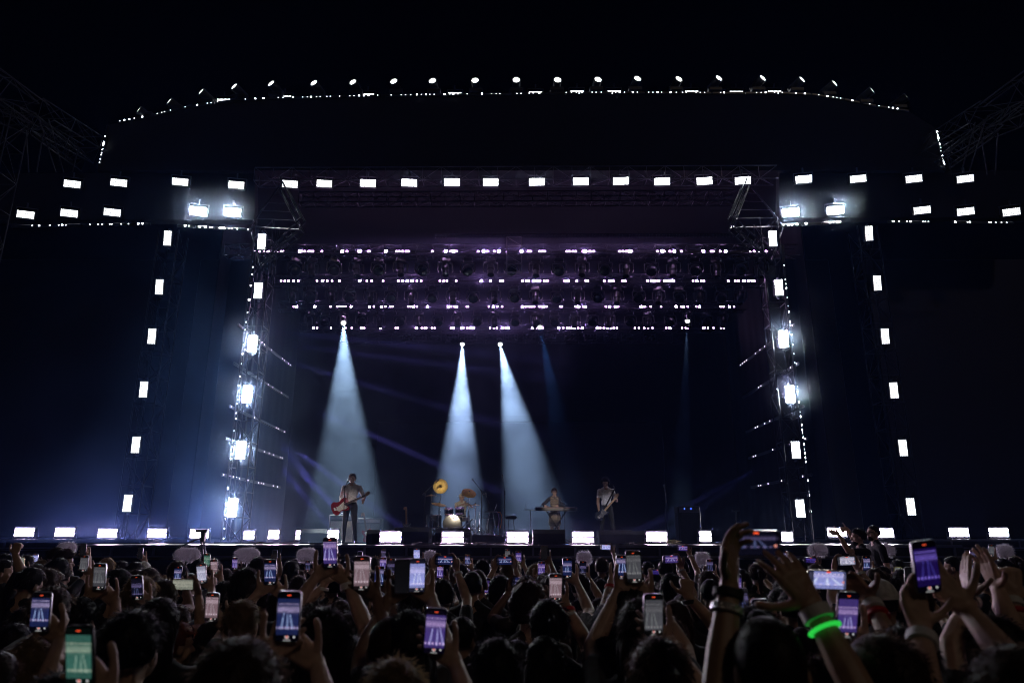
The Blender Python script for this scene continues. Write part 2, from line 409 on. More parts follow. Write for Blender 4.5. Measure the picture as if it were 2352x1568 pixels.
for i, (x, y, b) in enumerate(sec):
    p = P(x, y, 22.5); place(S_H, p, f'{"glaring" if b else "white"} strobe panel in the left lower row, {nth(i, 5)}', 'strobe panels of the lower rows', E_HOT if b else E_DIM, face(p, .5)); LIT.append((p, E_HOT if b else E_DIM))
sec = [(1816, 488, 1), (1919, 483, 1), (2118, 483, 0), (2218, 486, 0), (2323, 487, 0)]
for i, (x, y, b) in enumerate(sec):
    p = P(x, y, 22.5); place(S_H, p, f'{"glaring" if b else "white"} strobe panel in the right lower row, {nth(i, 5)}', 'strobe panels of the lower rows', E_HOT if b else E_DIM, face(p, .5)); LIT.append((p, E_HOT if b else E_DIM))
# floor strobes: two glowing bars, one above the other
def make_floor(w):
    t = thing('floor_strobe', '', 'strobe light'); h = .090
    mb = MB(); mb.box((0, .10, 0), (w + .06, .18, .34), bev=.012); mb.build('housing', M['housing'], t, False)
    for s_ in (1, -1):
        mb = MB(); y = -.004; zc = s_ * .067; mb.add([(-w / 2, y, zc - h / 2), (w / 2, y, zc - h / 2), (w / 2, y, zc + h / 2), (-w / 2, y, zc + h / 2)], [(0, 1, 2, 3)]); mb.build('lamp_bar', E_FLOOR, t, False)
    mb = MB(); mb.box((0, .02, -.20), (w + .10, .06, .02)); mb.box((-w / 2 - .05, .1, -.12), (.02, .06, .2)); mb.box((w / 2 + .05, .1, -.12), (.02, .06, .2)); mb.build('stand', M['alu'], t, False)
    return t
F_W, F_N = make_floor(.50), make_floor(.28)
def remat2(r, em):
    for ch in r.children:
        if ch.name.startswith('lamp_bar'): ch.material_slots[0].link = 'OBJECT'; ch.material_slots[0].material = em
fl = [(56, 1221, 22.2, 0), (149, 1221, 22.2, 0), (247, 1224, 22.2, 0), (361, 1224, 22.2, 0), (458, 1225, 21.6, 0), (572, 1228, 21.9, 1), (629, 1227, 21.5, 1), (692, 1228, 20.8, 1), (765, 1227, 20.4, 1), (897, 1232, 17.9, 0), (1040, 1233, 17.9, 0), (1189, 1233, 17.9, 0), (1339, 1233, 17.9, 0), (1508, 1232, 18.6, 0), (1620, 1231, 18.8, 1), (1808, 1232, 20.5, 1), (1922, 1222, 21.6, 0), (2030, 1223, 21.6, 0), (2202, 1222, 22.0, 0), (2294, 1222, 22.2, 0)]
for i, (x, y, Y, nar) in enumerate(fl):
    pr = F_N if nar else F_W; p = P(x, y, Y); lab = f'{"narrow" if nar else "wide"} violet-white strobe on the floor, {nth(i, len(fl))} of its row'
    if pr not in used: used.add(pr); r = pr; r.location = p; r['label'] = lab; r['group'] = 'floor strobes'
    else: r = dup(pr, p, None, None, lab, 'floor strobes')
    r.rotation_euler = (R(1), 0, -math.atan2(p.x, p.y) * .5); remat2(r, E_FLOORW if x > 1580 else E_FLOOR)

# ------------------------------------------------------------------ LED pixel bars: rigging rows, arch edge, tower strips
E_PX = emit('led_pixel_violet', (.90, .50, 1.0), 20.0); E_PXB = emit('led_pixel_violet_bright', (.80, .46, 1.0), 170.0)
E_PW = emit('led_pixel_white', (.92, .97, 1.0), 4.0); E_PWB = emit('led_pixel_white_bright', (.92, .97, 1.0), 30.0); E_PS = emit('led_pixel_faint', (1, .75, 1), 2.2)
def pixel(mb, p, ax, up, s, which=0):
    ax, up = Vector(ax) * s / 2, Vector(up) * s / 2; mb.cur = which
    mb.add([p - ax - up, p + ax - up, p + ax + up, p - ax + up], [(0, 1, 2, 3)])
def led_bar(p0, p1, pix, label, group, mats, sz=.062, face_n=(0, -1, 0), yoff=.05):
    """p0-p1: the bar's ends; pix: (fraction, class)"""
    p0, p1 = Vector(p0), Vector(p1); c0 = (p0 + p1) / 2; d = (p1 - p0); L = d.length; d.normalize(); n = Vector(face_n).normalized(); u = n.cross(d).normalized()
    t = thing('led_bar', label, 'light bar', c0, (0, 0, 0), group)
    rot = Matrix((d, -n, u)).transposed()
    mb = MB(); mb.box(-n * yoff, (L, .07, .09), rot, bev=.01); mb.build('housing', M['housing'], t, False)
    for cls in (0, 1):
        mb = MB()
        for f, k in pix:
            if k == cls: pixel(mb, d * (f - .5) * L + n * (.006 if cls == 0 else .008) + n * (-yoff + .04), d, u, sz * (1.0 if cls == 0 else 1.25))
        if mb.v: mb.build('lit_pixels', mats[cls], t, False)
    return t
b = 1
ROWS = [
 (577, 23.2, '-5 35 80 100 122 195 225 248 405B 425 450 475 500 520 605 790B 835 940 962B 1030 1040 1195B 1290 1312 1345 1380 1400 1620 1740B 1785 1808B 1838 2040 2090B 2125 2190 2222B | 90B 147 168 255 278 300 505 528 562 585 650 668B 705 718 750 988 1020 1052 1085B 1110 1338 1375B 1395 1450 1490B 1558 1757B 1830 1855 1910 1962B 2190 2222 2275 2335'),
 (645, 26.0, '228 263 298 345 389 560 612B 657 696 765 950B 1018 1062 1165 1308 1347 1385B 1430B 1477 1517 1688 1723 1753 1824 2064B 2152 2247 2266 | 98 135 155 197B 232B 257 297 325 484 512B 596 676 696 858 899B 929 1017 1041 1246 1285B 1305B 1328 1348 1398 1417 1450B 1480B 1662 1697B 1740 1765 1988 2048 2078 2130B 2175B 2208 2226'),
 (704, 29.2, '345 372B 530B 686 746 766 792B 820 875B 1041B 1083 1153B 1188 1235 1252 1397 1418 1447B 1478 1574B 1762B 1789 1823 1838B 1937 1957 2140 2178B 2215 2260 | 95B 128 148 165 185 205 250 270 288B 315 444 455 585 613B 652 670B 860 897B 951B 975 1187B 1220 1272 1370 1505B 1553 1573B 1615 1690 1720B 1915 1942 1998B 2040'),
 (753, 32.4, '528B 560 696 822 885 967B 994 1143B 1280 1300 1473B 1520 1547 1565 1615 1641 1790 1810B 1890B 1905 1940 1960 1983B 2002 2150 2185 2220 2260B 2290 2313B | 190B 227 280 434B 470 505 525 545 570B 610 633B 785B 815 840 880B 910 935 963 1128 1165 1214 1250 1290 1415 1450B 1563 1590 1612 1770B 1798 1850 1920 1945'),
]
RN = ['front', 'second', 'third', 'rear']
TZ = []
for ri, (py, Y, data) in enumerate(ROWS):
    px = []
    for side, blk in enumerate(data.split('|')):
        for w in blk.split(): px.append(((588 if side == 0 else 1176) + float(w.rstrip('B')) * .2502, 1 if w.endswith('B') else 0))
    px.sort(); z = P(1176, py, Y).z; TZ.append((Y, z))
    xs = [(P(x, py, Y).x, k) for x, k in px]; x0, x1 = xs[0][0] - .1, xs[-1][0] + .1; n = round((x1 - x0) / 1.0); w = (x1 - x0) / n
    bars = []
    for i in range(n):
        a = x0 + w * i; pp = [((x - a) / w, k) for x, k in xs if a <= x < a + w]
        if pp: bars.append((a, pp))
    for i, (a, pp) in enumerate(bars):
        dz = (P(px[0][0], py, Y).z - z) * 0
        led_bar((a + .01, Y, z), (a + w - .01, Y, z), [(min(.95, max(.05, f)), k) for f, k in pp], f'violet-white LED bar on the {RN[ri]} rigging truss, {nth(i, len(bars))}', 'LED bars on the rigging trusses', (E_PX, E_PXB), .070)
    mb = MB(); truss(mb, (-10.4, Y + .35, z + .12), (10.4, Y + .35, z + .12), .42, (0, 0, 1), .024, .011, seg=36)
    tag(mb.build('rigging_truss', M['darkalu']), f'{RN[ri]} rigging truss across the stage, hung with LED bars and moving heads', 'truss', 'rigging trusses')
# arch edge strip
def along(pts, s):
    L = [math.dist(a, b) for a, b in zip(pts[:-1], pts[1:])]; s *= sum(L)
    for (a, b), l in zip(zip(pts[:-1], pts[1:]), L):
        if s <= l + 1e-6: return (a[0] + (b[0] - a[0]) * s / l, a[1] + (b[1] - a[1]) * s / l)
        s -= l
    return pts[-1]
def strip(pts, Y, n, dens, label, group, mats, pb=.25, sz=.05, what='from the left', faint=.5, seed=1, cnt=7):
    rr = random.Random(seed)
    for i in range(n):
        a, b = P(*along(pts, (i + .02) / n), Y), P(*along(pts, (i + .98) / n), Y); pix = []
        for k in range(cnt):
            if rr.random() < dens: pix.append(((k + .5 + rr.uniform(-.25, .25)) / cnt, 1 if rr.random() < pb else 0))
        if pix: led_bar(a, b, pix, f'{label}, {nth(i, n, what)}', group, mats, sz)
ARC2 = [(x, y) for x, y in ARCH[1:-1]]
strip(ARC2, 22.68, 24, .62, 'dotted white LED bar along the arched top edge', 'LED bars along the arch', (E_PW, E_PWB), .3, .034, seed=3)
for k in (3, 6, 7, 9, 11, 12, 13, 14, 16, 18):   # short strobe strips lying on the arch edge
    x = [0, 0, 0, 515, 0, 0, 655, 845, 0, 1045, 1125, 1230, 1325, 1410, 1588, 0, 1690, 0, 1778][k] if k < 19 else 0
    if not x: continue
    yy = np.interp(x, [q[0] for q in ARCH], [q[1] for q in ARCH]) - 5
    p = P(x, yy, 23.5); p.z -= .17; r = place(S_H, p, f'thin slice of strobe panel on the arch edge, {nth([3,6,7,9,11,12,13,14,16,18].index(k), 10)}', 'strobe panels on the arch', E_DIM, (R(20), 0, 0), .95)
strip([(247, 286), (228, 375)], 22.68, 3, .55, 'dotted LED bar on the left end of the header', 'LED bars on the header ends', (E_PW, E_PWB), .3, .042, 'from the top', seed=5)
strip([(2152, 300), (2169, 378)], 22.68, 3, .6, 'dotted LED bar on the right end of the header', 'LED bars on the header ends', (E_PW, E_PWB), .3, .042, 'from the top', seed=8)
strip([(25, 519), (345, 513)], 22.3, 6, .42, 'white LED bar under the left wing fascia', 'LED bars under the wing fascias', (E_PW, E_PWB), .25, .042, seed=11)
strip([(405, 517), (580, 528)], 22.3, 4, .45, 'white LED bar at the inner end of the left wing fascia', 'LED bars under the wing fascias', (E_PW, E_PWB), .5, .048, seed=12)
strip([(1795, 517), (1935, 509)], 22.3, 3, .45, 'white LED bar at the inner end of the right wing fascia', 'LED bars under the wing fascias', (E_PW, E_PWB), .5, .048, seed=13)
strip([(2040, 508), (2330, 511)], 22.3, 6, .33, 'white LED bar under the right wing fascia', 'LED bars under the wing fascias', (E_PW, E_PWB), .25, .042, seed=15)
strip([(585, 575), (574, 680), (558, 790), (547, 905), (538, 985), (531, 1040), (524, 1110), (513, 1240)], 22.66, 9, .45, 'white LED bar beside the left inner tower', 'LED bars beside the inner towers', (E_PW, E_PWB), .35, .044, 'from the top', seed=17)
strip([(1798, 560), (1807, 690), (1822, 800), (1837, 950), (1847, 1030), (1855, 1110), (1868, 1240)], 22.66, 9, .55, 'white LED bar beside the right inner tower', 'LED bars beside the inner towers', (E_PW, E_PWB), .4, .044, 'from the top', seed=20)
# side bars that run back into the stage along the side drapes
E_SV = emit('led_pixel_side_violet', (.95, .7, 1.0), 6.0)
rr = random.Random(4)
SIDE = []
for sg, nm, X in ((-1, 'left', -9.6), (1, 'right', 9.9)):
    for k, z in enumerate((9.3, 7.9, 6.4, 5.3, 4.1)):
        pix = [((j + .5) / 22, 0) for j in range(22) if rr.random() < .26]
        a, b_ = (Vector((X, 23.4, z)), Vector((X, 29.5, z))); 
        led_bar(a if sg > 0 else b_, b_ if sg > 0 else a, pix if sg > 0 else pix, f'dotted LED bar running back along the {nm} side of the stage, {nth(k, 5, "from the top")}', 'LED bars along the stage sides', (E_SV, E_SV), .045, (-sg * .85, -.55, 0))
        SIDE.append((sg, z))
# ------------------------------------------------------------------ moving heads
E_LENS = emit('beam_lens_white', (.95, 1, .93), 6.0); E_LENSD = emit('beam_lens_soft', (.9, 1, .85), 2.0)
LENS_OFF = mat('dark_lens_glass', (.01, .01, .014), .12, 0, .2, 3)
def make_head(kind):
    """hangs below its location; kind 'wash' has a wide eight-sided face, 'profile' a long barrel"""
    t = thing(kind + '_light', '', 'stage light')
    mb = MB(); mb.box((0, 0, -.09), (.34, .24, .16), bev=.02); mb.tube((-.1, 0, 0), (-.1, 0, .1), .025); mb.tube((.1, 0, 0), (.1, 0, .1), .025); mb.build('base', M['housing'], t, False)
    mb = MB()
    for s_ in (-1, 1):
        mb.prism([(s_ * .20, -.16), (s_ * .27, -.20), (s_ * .285, -.48), (s_ * .24, -.58), (s_ * .225, -.58), (s_ * .245, -.46), (s_ * .235, -.2)], -.045, .045)
    mb.box((0, 0, -.185), (.44, .1, .03)); mb.build('yoke', M['black'], t, False)
    ax = Vector((0, -.55, -.84)).normalized() if kind == 'wash' else Vector((0, -.30, -.95)).normalized(); c0 = Vector((0, 0, -.46))
    mb = MB()
    if kind == 'wash': mb.lathe([(.10, -.17), (.185, -.13), (.215, 0), (.215, .10), (.195, .12), (.185, .105)], c0, ax, 8)
    else: mb.lathe([(.09, -.26), (.13, -.22), (.14, 0), (.115, .06), (.125, .26), (.105, .27), (.10, .255)], c0, ax, 14)
    mb.build('head', M['housing'], t, False)
    mb = MB(); mb.lathe([(.18 if kind == 'wash' else .098, 0), (.12, .012), (.001, .02)], c0 + ax * (.104 if kind == 'wash' else .255), ax, 16); mb.build('lens', LENS_OFF, t)
    return t
HW, HP = make_head('wash'), make_head('profile')
def hang(pr, p, rot, label, group, lens=None, scale=1.):
    if pr not in used: used.add(pr); r = pr; r.location = p; r.rotation_euler = rot; r.scale = (scale,) * 3; r['label'] = label; r['group'] = group
    else: r = dup(pr, p, rot, (scale,) * 3, label, group)
    if lens: remat(r, 'lens', lens)
    return r
HEADS = [
 ([130, 370, 520, 725, 930, 1130, 1330, 1530, 1740, 1945, 2155, 2345], [220, 430, 640, 850, 1040, 1270, 1470, 1675, 1870, 2090, 2270]),
 ([340, 505, 700, 865, 1060, 1245, 1430, 1620, 1810, 1995, 2190, 2375], [215, 410, 600, 785, 960, 1155, 1340, 1530, 1715, 1915, 2085]),
 ([500, 640, 800, 975, 1140, 1325, 1500, 1675, 1850, 2030, 2190, 2380], [215, 390, 570, 735, 890, 1080, 1245, 1445, 1615, 1780, 1930]),
]
for ri, (L_, Rr) in enumerate(HEADS):
    Y, z = TZ[ri]; py = ROWS[ri][0] + 12; xs = [P(588 + q * .2502, py, Y + .35).x for q in L_] + [P(1176 + q * .2502, py, Y + .35).x for q in Rr]
    for i, x in enumerate(xs):
        pr = HW if i % 2 else HP; yaw = math.atan2(x, 14) * (.9 if i % 2 else 1.3)
        lit = (ri == 2 and i in (2, 20))
        hang(HP if lit else pr, (x, Y + .35, z - .13), (R(rnd.uniform(-6, 6)), 0, yaw * -1 if False else -yaw), f'{"wide faced wash" if pr is HW and not lit else "slim profile"} light hanging from the {RN[ri]} rigging truss, {nth(i, len(xs))}', 'moving heads on the rigging trusses', None, 1.0)
# low rear truss with boxy blinders
Yr = 33.3; zr = P(1176, 777, Yr).z
mb = MB(); truss(mb, (-8.6, Yr, zr), (8.6, Yr, zr), .42, (0, 0, 1), .022, .010, seg=26); tag(mb.build('rigging_truss', M['darkalu']), 'lowest dark truss at the rear, hung with boxy blinders and three spots', 'truss', 'rigging trusses')
def make_blinder():
    t = thing('blinder_light', '', 'stage light')
    mb = MB(); mb.box((0, 0, -.12), (.62, .16, .40), bev=.02); mb.build('housing', M['housing'], t, False)
    mb = MB()
    for z_ in (.07, -.31): mb.box((0, -.09, z_), (.66, .02, .018))
    mb.build('trim', M['darkalu'], t, False)
    mb = MB()
    for i in range(4):
        for k in range(2): mb.lathe([(.06, 0), (.05, .012), (.001, .02)], (-.22 + .147 * i, -.085, -.04 - .16 * k), (0, -1, 0), 10)
    mb.build('lens', LENS_OFF, t); return t
BL = make_blinder(); bx = [935, 965, 1000, 1040, 1082, 1128, 1175, 1215, 1262, 1310, 1355, 1400, 1440, 1490]
for i, x in enumerate(bx): hang(BL, (P(x, 777, Yr).x, Yr - .25, zr + .1), (R(6), 0, 0), f'boxy unlit blinder on the lowest rear truss, {nth(i, len(bx))}', 'blinders on the rear truss')

# ------------------------------------------------------------------ the lit spots and their beams
def spot(name, src, dst, half, power, col, blend=.55, soft=.05):
    l = bpy.data.lights.new(name, 'SPOT'); l.energy = power; l.color = col; l.spot_size = 2 * half; l.spot_blend = blend; l.shadow_soft_size = soft
    o = bpy.data.objects.new(name, l); COL.objects.link(o); src, dst = Vector(src), Vector(dst); o.location = src
    o.rotation_euler = (dst - src).to_track_quat('-Z', 'Y').to_euler(); return o
def lit_spot(px, py, Y, dst, half, power, col, label, lens=E_LENS, zoff=0):
    src = P(px, py, Y); ax = (Vector(dst) - src).normalized()
    t = thing('spot_light', label, 'stage light', src, (0, 0, 0), 'lit spots')
    mb = MB(); mb.lathe([(.10, -.52), (.14, -.46), (.15, -.2), (.125, -.12), (.135, -.01), (.115, .0), (.11, -.03)], (0, 0, 0), ax, 16); mb.build('head', M['housing'], t)
    mb = MB(); mb.lathe([(.108, -.02), (.08, -.008), (.001, 0)], (0, 0, 0), ax, 16); mb.build('lens', lens, t)
    mb = MB(); up = Vector((0, 0, .62)); c0 = -ax * .3
    for s_ in (-1, 1): mb.tube(c0 + Vector((s_ * .2, 0, 0)), c0 + Vector((s_ * .2, 0, .45)), .02)
    mb.box(c0 + Vector((0, 0, .5)), (.46, .2, .14), bev=.02); mb.build('yoke', M['black'], t)
    s_ = spot('beam', src + ax * .03, dst, half, power, col); s_.location = src + ax * .03
    return t
CB = (.86, .98, 1.0)
lit_spot(789, 742, 28.6, (P(795, 1240, 19.8)), R(6.0), 105000, CB, 'lit spot above the guitarist with the longest white beam')
lit_spot(1062, 791, 33.0, (P(1052, 1215, 25.5)), R(6.0), 175000, (.80, .88, 1.0), 'lit spot over the drum kit throwing a white beam straight down')
lit_spot(1149, 791, 33.0, (P(1240, 1230, 23.5)), R(5.8), 130000, (.80, .90, 1.0), 'lit spot beside it throwing a slanting beam towards the keyboard')
lit_spot(1240, 752, 29.3, (P(1310, 1100, 22)), R(3.4), 9000, (.12, .42, 1.0), 'dim blue spot right of the middle of the third truss', E_LENSD)
lit_spot(1579, 738, 29.3, (P(1562, 1240, 24)), R(2.8), 60000, (.75, .9, 1.0), 'lit spot on the right of the third truss with a short faint beam')
# warm key lights: follow spots on the front-of-house tower behind the crowd, trained on the players
for (x, y, Y, half, e, colr) in ((1045, 1148, 24.0, 2.6, 8000, (1, .86, .62)), (1273, 1165, 22.4, 1.0, 11000, (1, .84, .74)), (800, 1175, 19.5, 1.2, 5200, (1, .86, .80)), (1396, 1180, 20.6, 1.2, 7000, (.9, .86, 1))):
    d_ = P(x, y, Y); spot('key_light', (d_.x * .5 + (1.2 if x > 1200 else -.8), -4.5, 9.5), d_, R(half), e, colr, .5, .08)
# violet pencils of light from the side bars
for k, (px, py, qx, qy, pw) in enumerate([(735, 948, 1150, 1130, 9), (690, 1038, 880, 1180, 12), (655, 1020, 800, 1200, 9), (700, 1085, 850, 1250, 10), (650, 1065, 800, 1260, 8), (640, 830, 1000, 930, 5), (625, 770, 1000, 800, 4), (655, 800, 1000, 835, 4)]):
    Yk = 25.5; p = P(px - 22, py - 12, Yk); q = P(qx, qy, 24.0); spot('violet_beam', p, q, R(1.3), pw * 17000, (.40, .26, 1.0), 1.0, .10)
for px, py, qx, qy, pw in ((1740, 1075, 1450, 1230, 12), (1770, 1050, 1500, 1250, 8)):
    spot('violet_beam', P(px, py, 25), P(qx, qy, 23.0), R(2.2), pw * 3500, (.42, .32, 1.0), .6, .03)

# ------------------------------------------------------------------ the row of sky spots standing on the arch
SKY = [(318, 252), (388, 232), (461, 210), (537, 198), (622, 191), (720, 190), (810, 188), (904, 186), (993, 185), (1091, 184), (1186, 183), (1281, 183), (1374, 182), (1465, 180), (1560, 181), (1652, 179), (1753, 179), (1843, 182), (1918, 191), (2004, 207), (2083, 222)]
SOFT = mat('grey_fixture_shell', (.035, .035, .04), .5, 0, .2, 6)
for i, (x, y) in enumerate(SKY):
    p = P(x, y, 22.6); yb = np.interp(x, [q[0] for q in ARCH], [q[1] for q in ARCH]); zb = P(x, yb, 22.8).z
    lean = (x - 1180) / 900; ax = Vector((lean * .72, -(.97 - .22 * abs(lean)), .22 + .12 * abs(lean))).normalized()
    t = thing('sky_spot', f'upward pointing round spot standing on the arch, {nth(i, len(SKY))}', 'stage light', p, (0, 0, 0), 'sky spots on the arch')
    mb = MB(); mb.lathe([(.10, -.62), (.15, -.56), (.155, -.2), (.165, -.02), (.15, 0), (.14, -.03)], (0, 0, 0), ax, 18); mb.build('head', SOFT, t)
    mb = MB(); mb.lathe([(.125, -.02), (.09, -.008), (.001, 0)], (0, 0, 0), ax, 18); mb.build('lens', E_LENS if 2 < i < 19 else E_LENSD, t)
    c0 = -ax * .38; mb = MB(); bz = Vector((c0.x, .2, zb - p.z))
    for s_ in (-1, 1): mb.tube(c0 + Vector((s_ * .19, 0, 0)), bz + Vector((s_ * .19, 0, .15)), .022)
    mb.box(bz + Vector((0, 0, .08)), (.5, .3, .16), bev=.02); mb.build('yoke', M['black'], t)

# ------------------------------------------------------------------ air: even haze, and the drifting stage smoke
def vol_box(name, lo, hi, dens, col, g, label):
    lo, hi = Vector(lo), Vector(hi); mb = MB(); mb.box((lo + hi) / 2, hi - lo); m = bpy.data.materials.new(name + '_air'); m.use_nodes = True; nt = m.node_tree
    nt.nodes.remove(nt.nodes['Principled BSDF']); out = nt.nodes['Material Output']
    v = nt.nodes.new('ShaderNodeVolumePrincipled'); v.inputs['Color'].default_value = (*col, 1); v.inputs['Density'].default_value = dens; v.inputs['Anisotropy'].default_value = g
    nt.links.new(v.outputs[0], out.inputs['Volume']); o = mb.build(name, m, None, False); tag(o, label, 'haze' if name == 'haze' else 'smoke', None, 'stuff'); o.display_type = 'WIRE'
    return o, m, nt, v
vol_box('haze', (-60, -6, -1), (60, 48, 24), .00028, (.16, .30, 1.0), .5, 'thin even haze hanging over the whole field and stage')
def math_n(nt, op, a, b_=None, c_=None, clamp=False):
    n = nt.nodes.new('ShaderNodeMath'); n.operation = op; n.use_clamp = clamp
    for i, q in enumerate((a, b_, c_)):
        if q is None: continue
        if isinstance(q, (int, float)): n.inputs[i].default_value = q
        else: nt.links.new(q, n.inputs[i])
    return n.outputs[0]
o, m, nt, v = vol_box('smoke', (-19, 18.2, 1.95), (12, 34.2, 12.5), .02, (.30, .50, .95), .35, 'drifting stage smoke, thickest at the left towers and low over the stage')
tc = nt.nodes.new('ShaderNodeNewGeometry'); sp = nt.nodes.new('ShaderNodeSeparateXYZ'); nt.links.new(tc.outputs['Position'], sp.inputs[0])
nz = nt.nodes.new('ShaderNodeTexNoise'); nz.inputs['Scale'].default_value = .48; nz.inputs['Detail'].default_value = 3; nz.inputs['Roughness'].default_value = .55; nz.inputs['Distortion'].default_value = .5
nt.links.new(tc.outputs['Position'], nz.inputs['Vector'])
nn = math_n(nt, 'MULTIPLY_ADD', nz.outputs['Fac'], 4.4, -1.65, True)
X, Yp, Z = sp.outputs
def bump_n(q, c0, w):   # soft bell around c0
    return math_n(nt, 'SUBTRACT', 1.0, math_n(nt, 'MINIMUM', math_n(nt, 'ABSOLUTE', math_n(nt, 'DIVIDE', math_n(nt, 'SUBTRACT', q, c0), w)), 1.0))
def sq(a): return math_n(nt, 'MULTIPLY', a, a)
low = math_n(nt, 'SUBTRACT', 1.0, math_n(nt, 'DIVIDE', math_n(nt, 'SUBTRACT', Z, 1.9), 11.0), None, True)
left = math_n(nt, 'MULTIPLY', sq(bump_n(X, -9.5, 9.0)), math_n(nt, 'MULTIPLY_ADD', sq(low), .024, .0012))
right = math_n(nt, 'MULTIPLY', math_n(nt, 'SUBTRACT', X, .9), .6, None, True)
up_ = math_n(nt, 'DIVIDE', math_n(nt, 'SUBTRACT', Z, math_n(nt, 'MULTIPLY_ADD', right, 5.6, 2.6)), math_n(nt, 'MULTIPLY_ADD', right, -2.5, 5.0), None, True)
mid = math_n(nt, 'MULTIPLY', bump_n(X, -1.5, 9.5), math_n(nt, 'MULTIPLY_ADD', up_, .012, math_n(nt, 'MULTIPLY_ADD', right, -.0028, .0033)))
floor_ = math_n(nt, 'MULTIPLY', math_n(nt, 'MULTIPLY', bump_n(Z, 1.9, 2.6), bump_n(X, 0, 10)), .007)
lid = math_n(nt, 'MULTIPLY', math_n(nt, 'DIVIDE', math_n(nt, 'SUBTRACT', 12.4, Z), 2.2, None, True), math_n(nt, 'DIVIDE', math_n(nt, 'SUBTRACT', Yp, 18.8), 4.0, None, True))
mid = math_n(nt, 'MULTIPLY', mid, lid)
mx = nt.nodes.new('ShaderNodeMix'); mx.data_type = 'RGBA'; nt.links.new(math_n(nt, 'DIVIDE', math_n(nt, 'ADD', X, 8.6), 2.0, None, True), mx.inputs[0]); mx.inputs[6].default_value = (.18, .38, .95, 1); mx.inputs[7].default_value = (.47, .63, .92, 1); nt.links.new(mx.outputs[2], v.inputs['Color'])
tot = math_n(nt, 'ADD', math_n(nt, 'ADD', left, mid), floor_)
nt.links.new(math_n(nt, 'MULTIPLY', tot, math_n(nt, 'MULTIPLY_ADD', nn, 1.25, .08)), v.inputs['Density'])

# ------------------------------------------------------------------ small smoke puffs added to give the hottest strobes a glow halo
def puff(p, r, dens, g=.35):
    mb = MB(); mb.ball((0, 0, 0), 1, 16, 10); o = mb.build('smoke', PUFFS[dens], None); o.location = p; o.scale = (r,) * 3
    tag(o, 'pale smoke puff added to give a strobe its glow halo', 'smoke', 'added glow puffs at the strobes', 'stuff'); return o
PUFFS = []
for _d, _cl in ((.055, (.62, .74, 1.0)), (.12, (.60, .74, 1.0)), (.35, (.60, .58, 1.0)), (.035, (.60, .62, 1.0))):
    PUFF = bpy.data.materials.new('glow_halo_smoke'); PUFF.use_nodes = True; _n = PUFF.node_tree; _n.nodes.remove(_n.nodes['Principled BSDF']); PUFFS.append(PUFF)
    _v = _n.nodes.new('ShaderNodeVolumePrincipled'); _v.inputs['Color'].default_value = (*_cl, 1); _v.inputs['Anisotropy'].default_value = .35
    _t = _n.nodes.new('ShaderNodeTexCoord'); _l = _n.nodes.new('ShaderNodeVectorMath'); _l.operation = 'LENGTH'; _n.links.new(_t.outputs['Object'], _l.inputs[0])
    _f = math_n(_n, 'SUBTRACT', 1.0, _l.outputs['Value'], None, True); _f = math_n(_n, 'MULTIPLY', _f, _f); _f = math_n(_n, 'MULTIPLY', _f, _d); _n.links.new(_f, _v.inputs['Density']); _n.links.new(_v.outputs[0], _n.nodes['Material Output'].inputs['Volume'])
for p, e in LIT:
    if e is E_HOT: puff(p + Vector((0, -.25, 0)), 1.25, 1)
for k, (Y, z) in enumerate(TZ): q = puff((.1, Y - .12, z + .05), 1, 2); q.scale = (10.3, .85, .75); q['label'] = f'added smoke making a violet glow along the {RN[k]} rigging truss'; q['group'] = 'added glow smoke along the rigging trusses'  # stretched smoke added so the LED rows get a violet halo
for x0, x1, y, Y, lab in ((900, 1510, 1232, 17.9, 'added smoke making a violet glow along the front floor strobes'), (20, 700, 1223, 22.0, 'added smoke making a violet glow along the left floor strobes'), (640, 1720, 418, 22.4, 'added smoke making a pale glow along the long top row of strobes')):  # long smoke volumes added to spread a glow round the strobe rows
    a_, b_ = P(x0, y, Y), P(x1, y, Y); q = puff((a_ + b_) / 2 + Vector((0, -.15, .05)), 1, 1 if y == 418 else 3); q.scale = ((b_.x - a_.x) / 2 + .8, .7, .6); q['label'] = lab; q['group'] = 'added glow smoke along the strobe rows'

for _m in bpy.data.materials:
    if _m.name.startswith(('haze_air', 'smoke_air')): _m.cycles.volume_sampling = 'EQUIANGULAR'
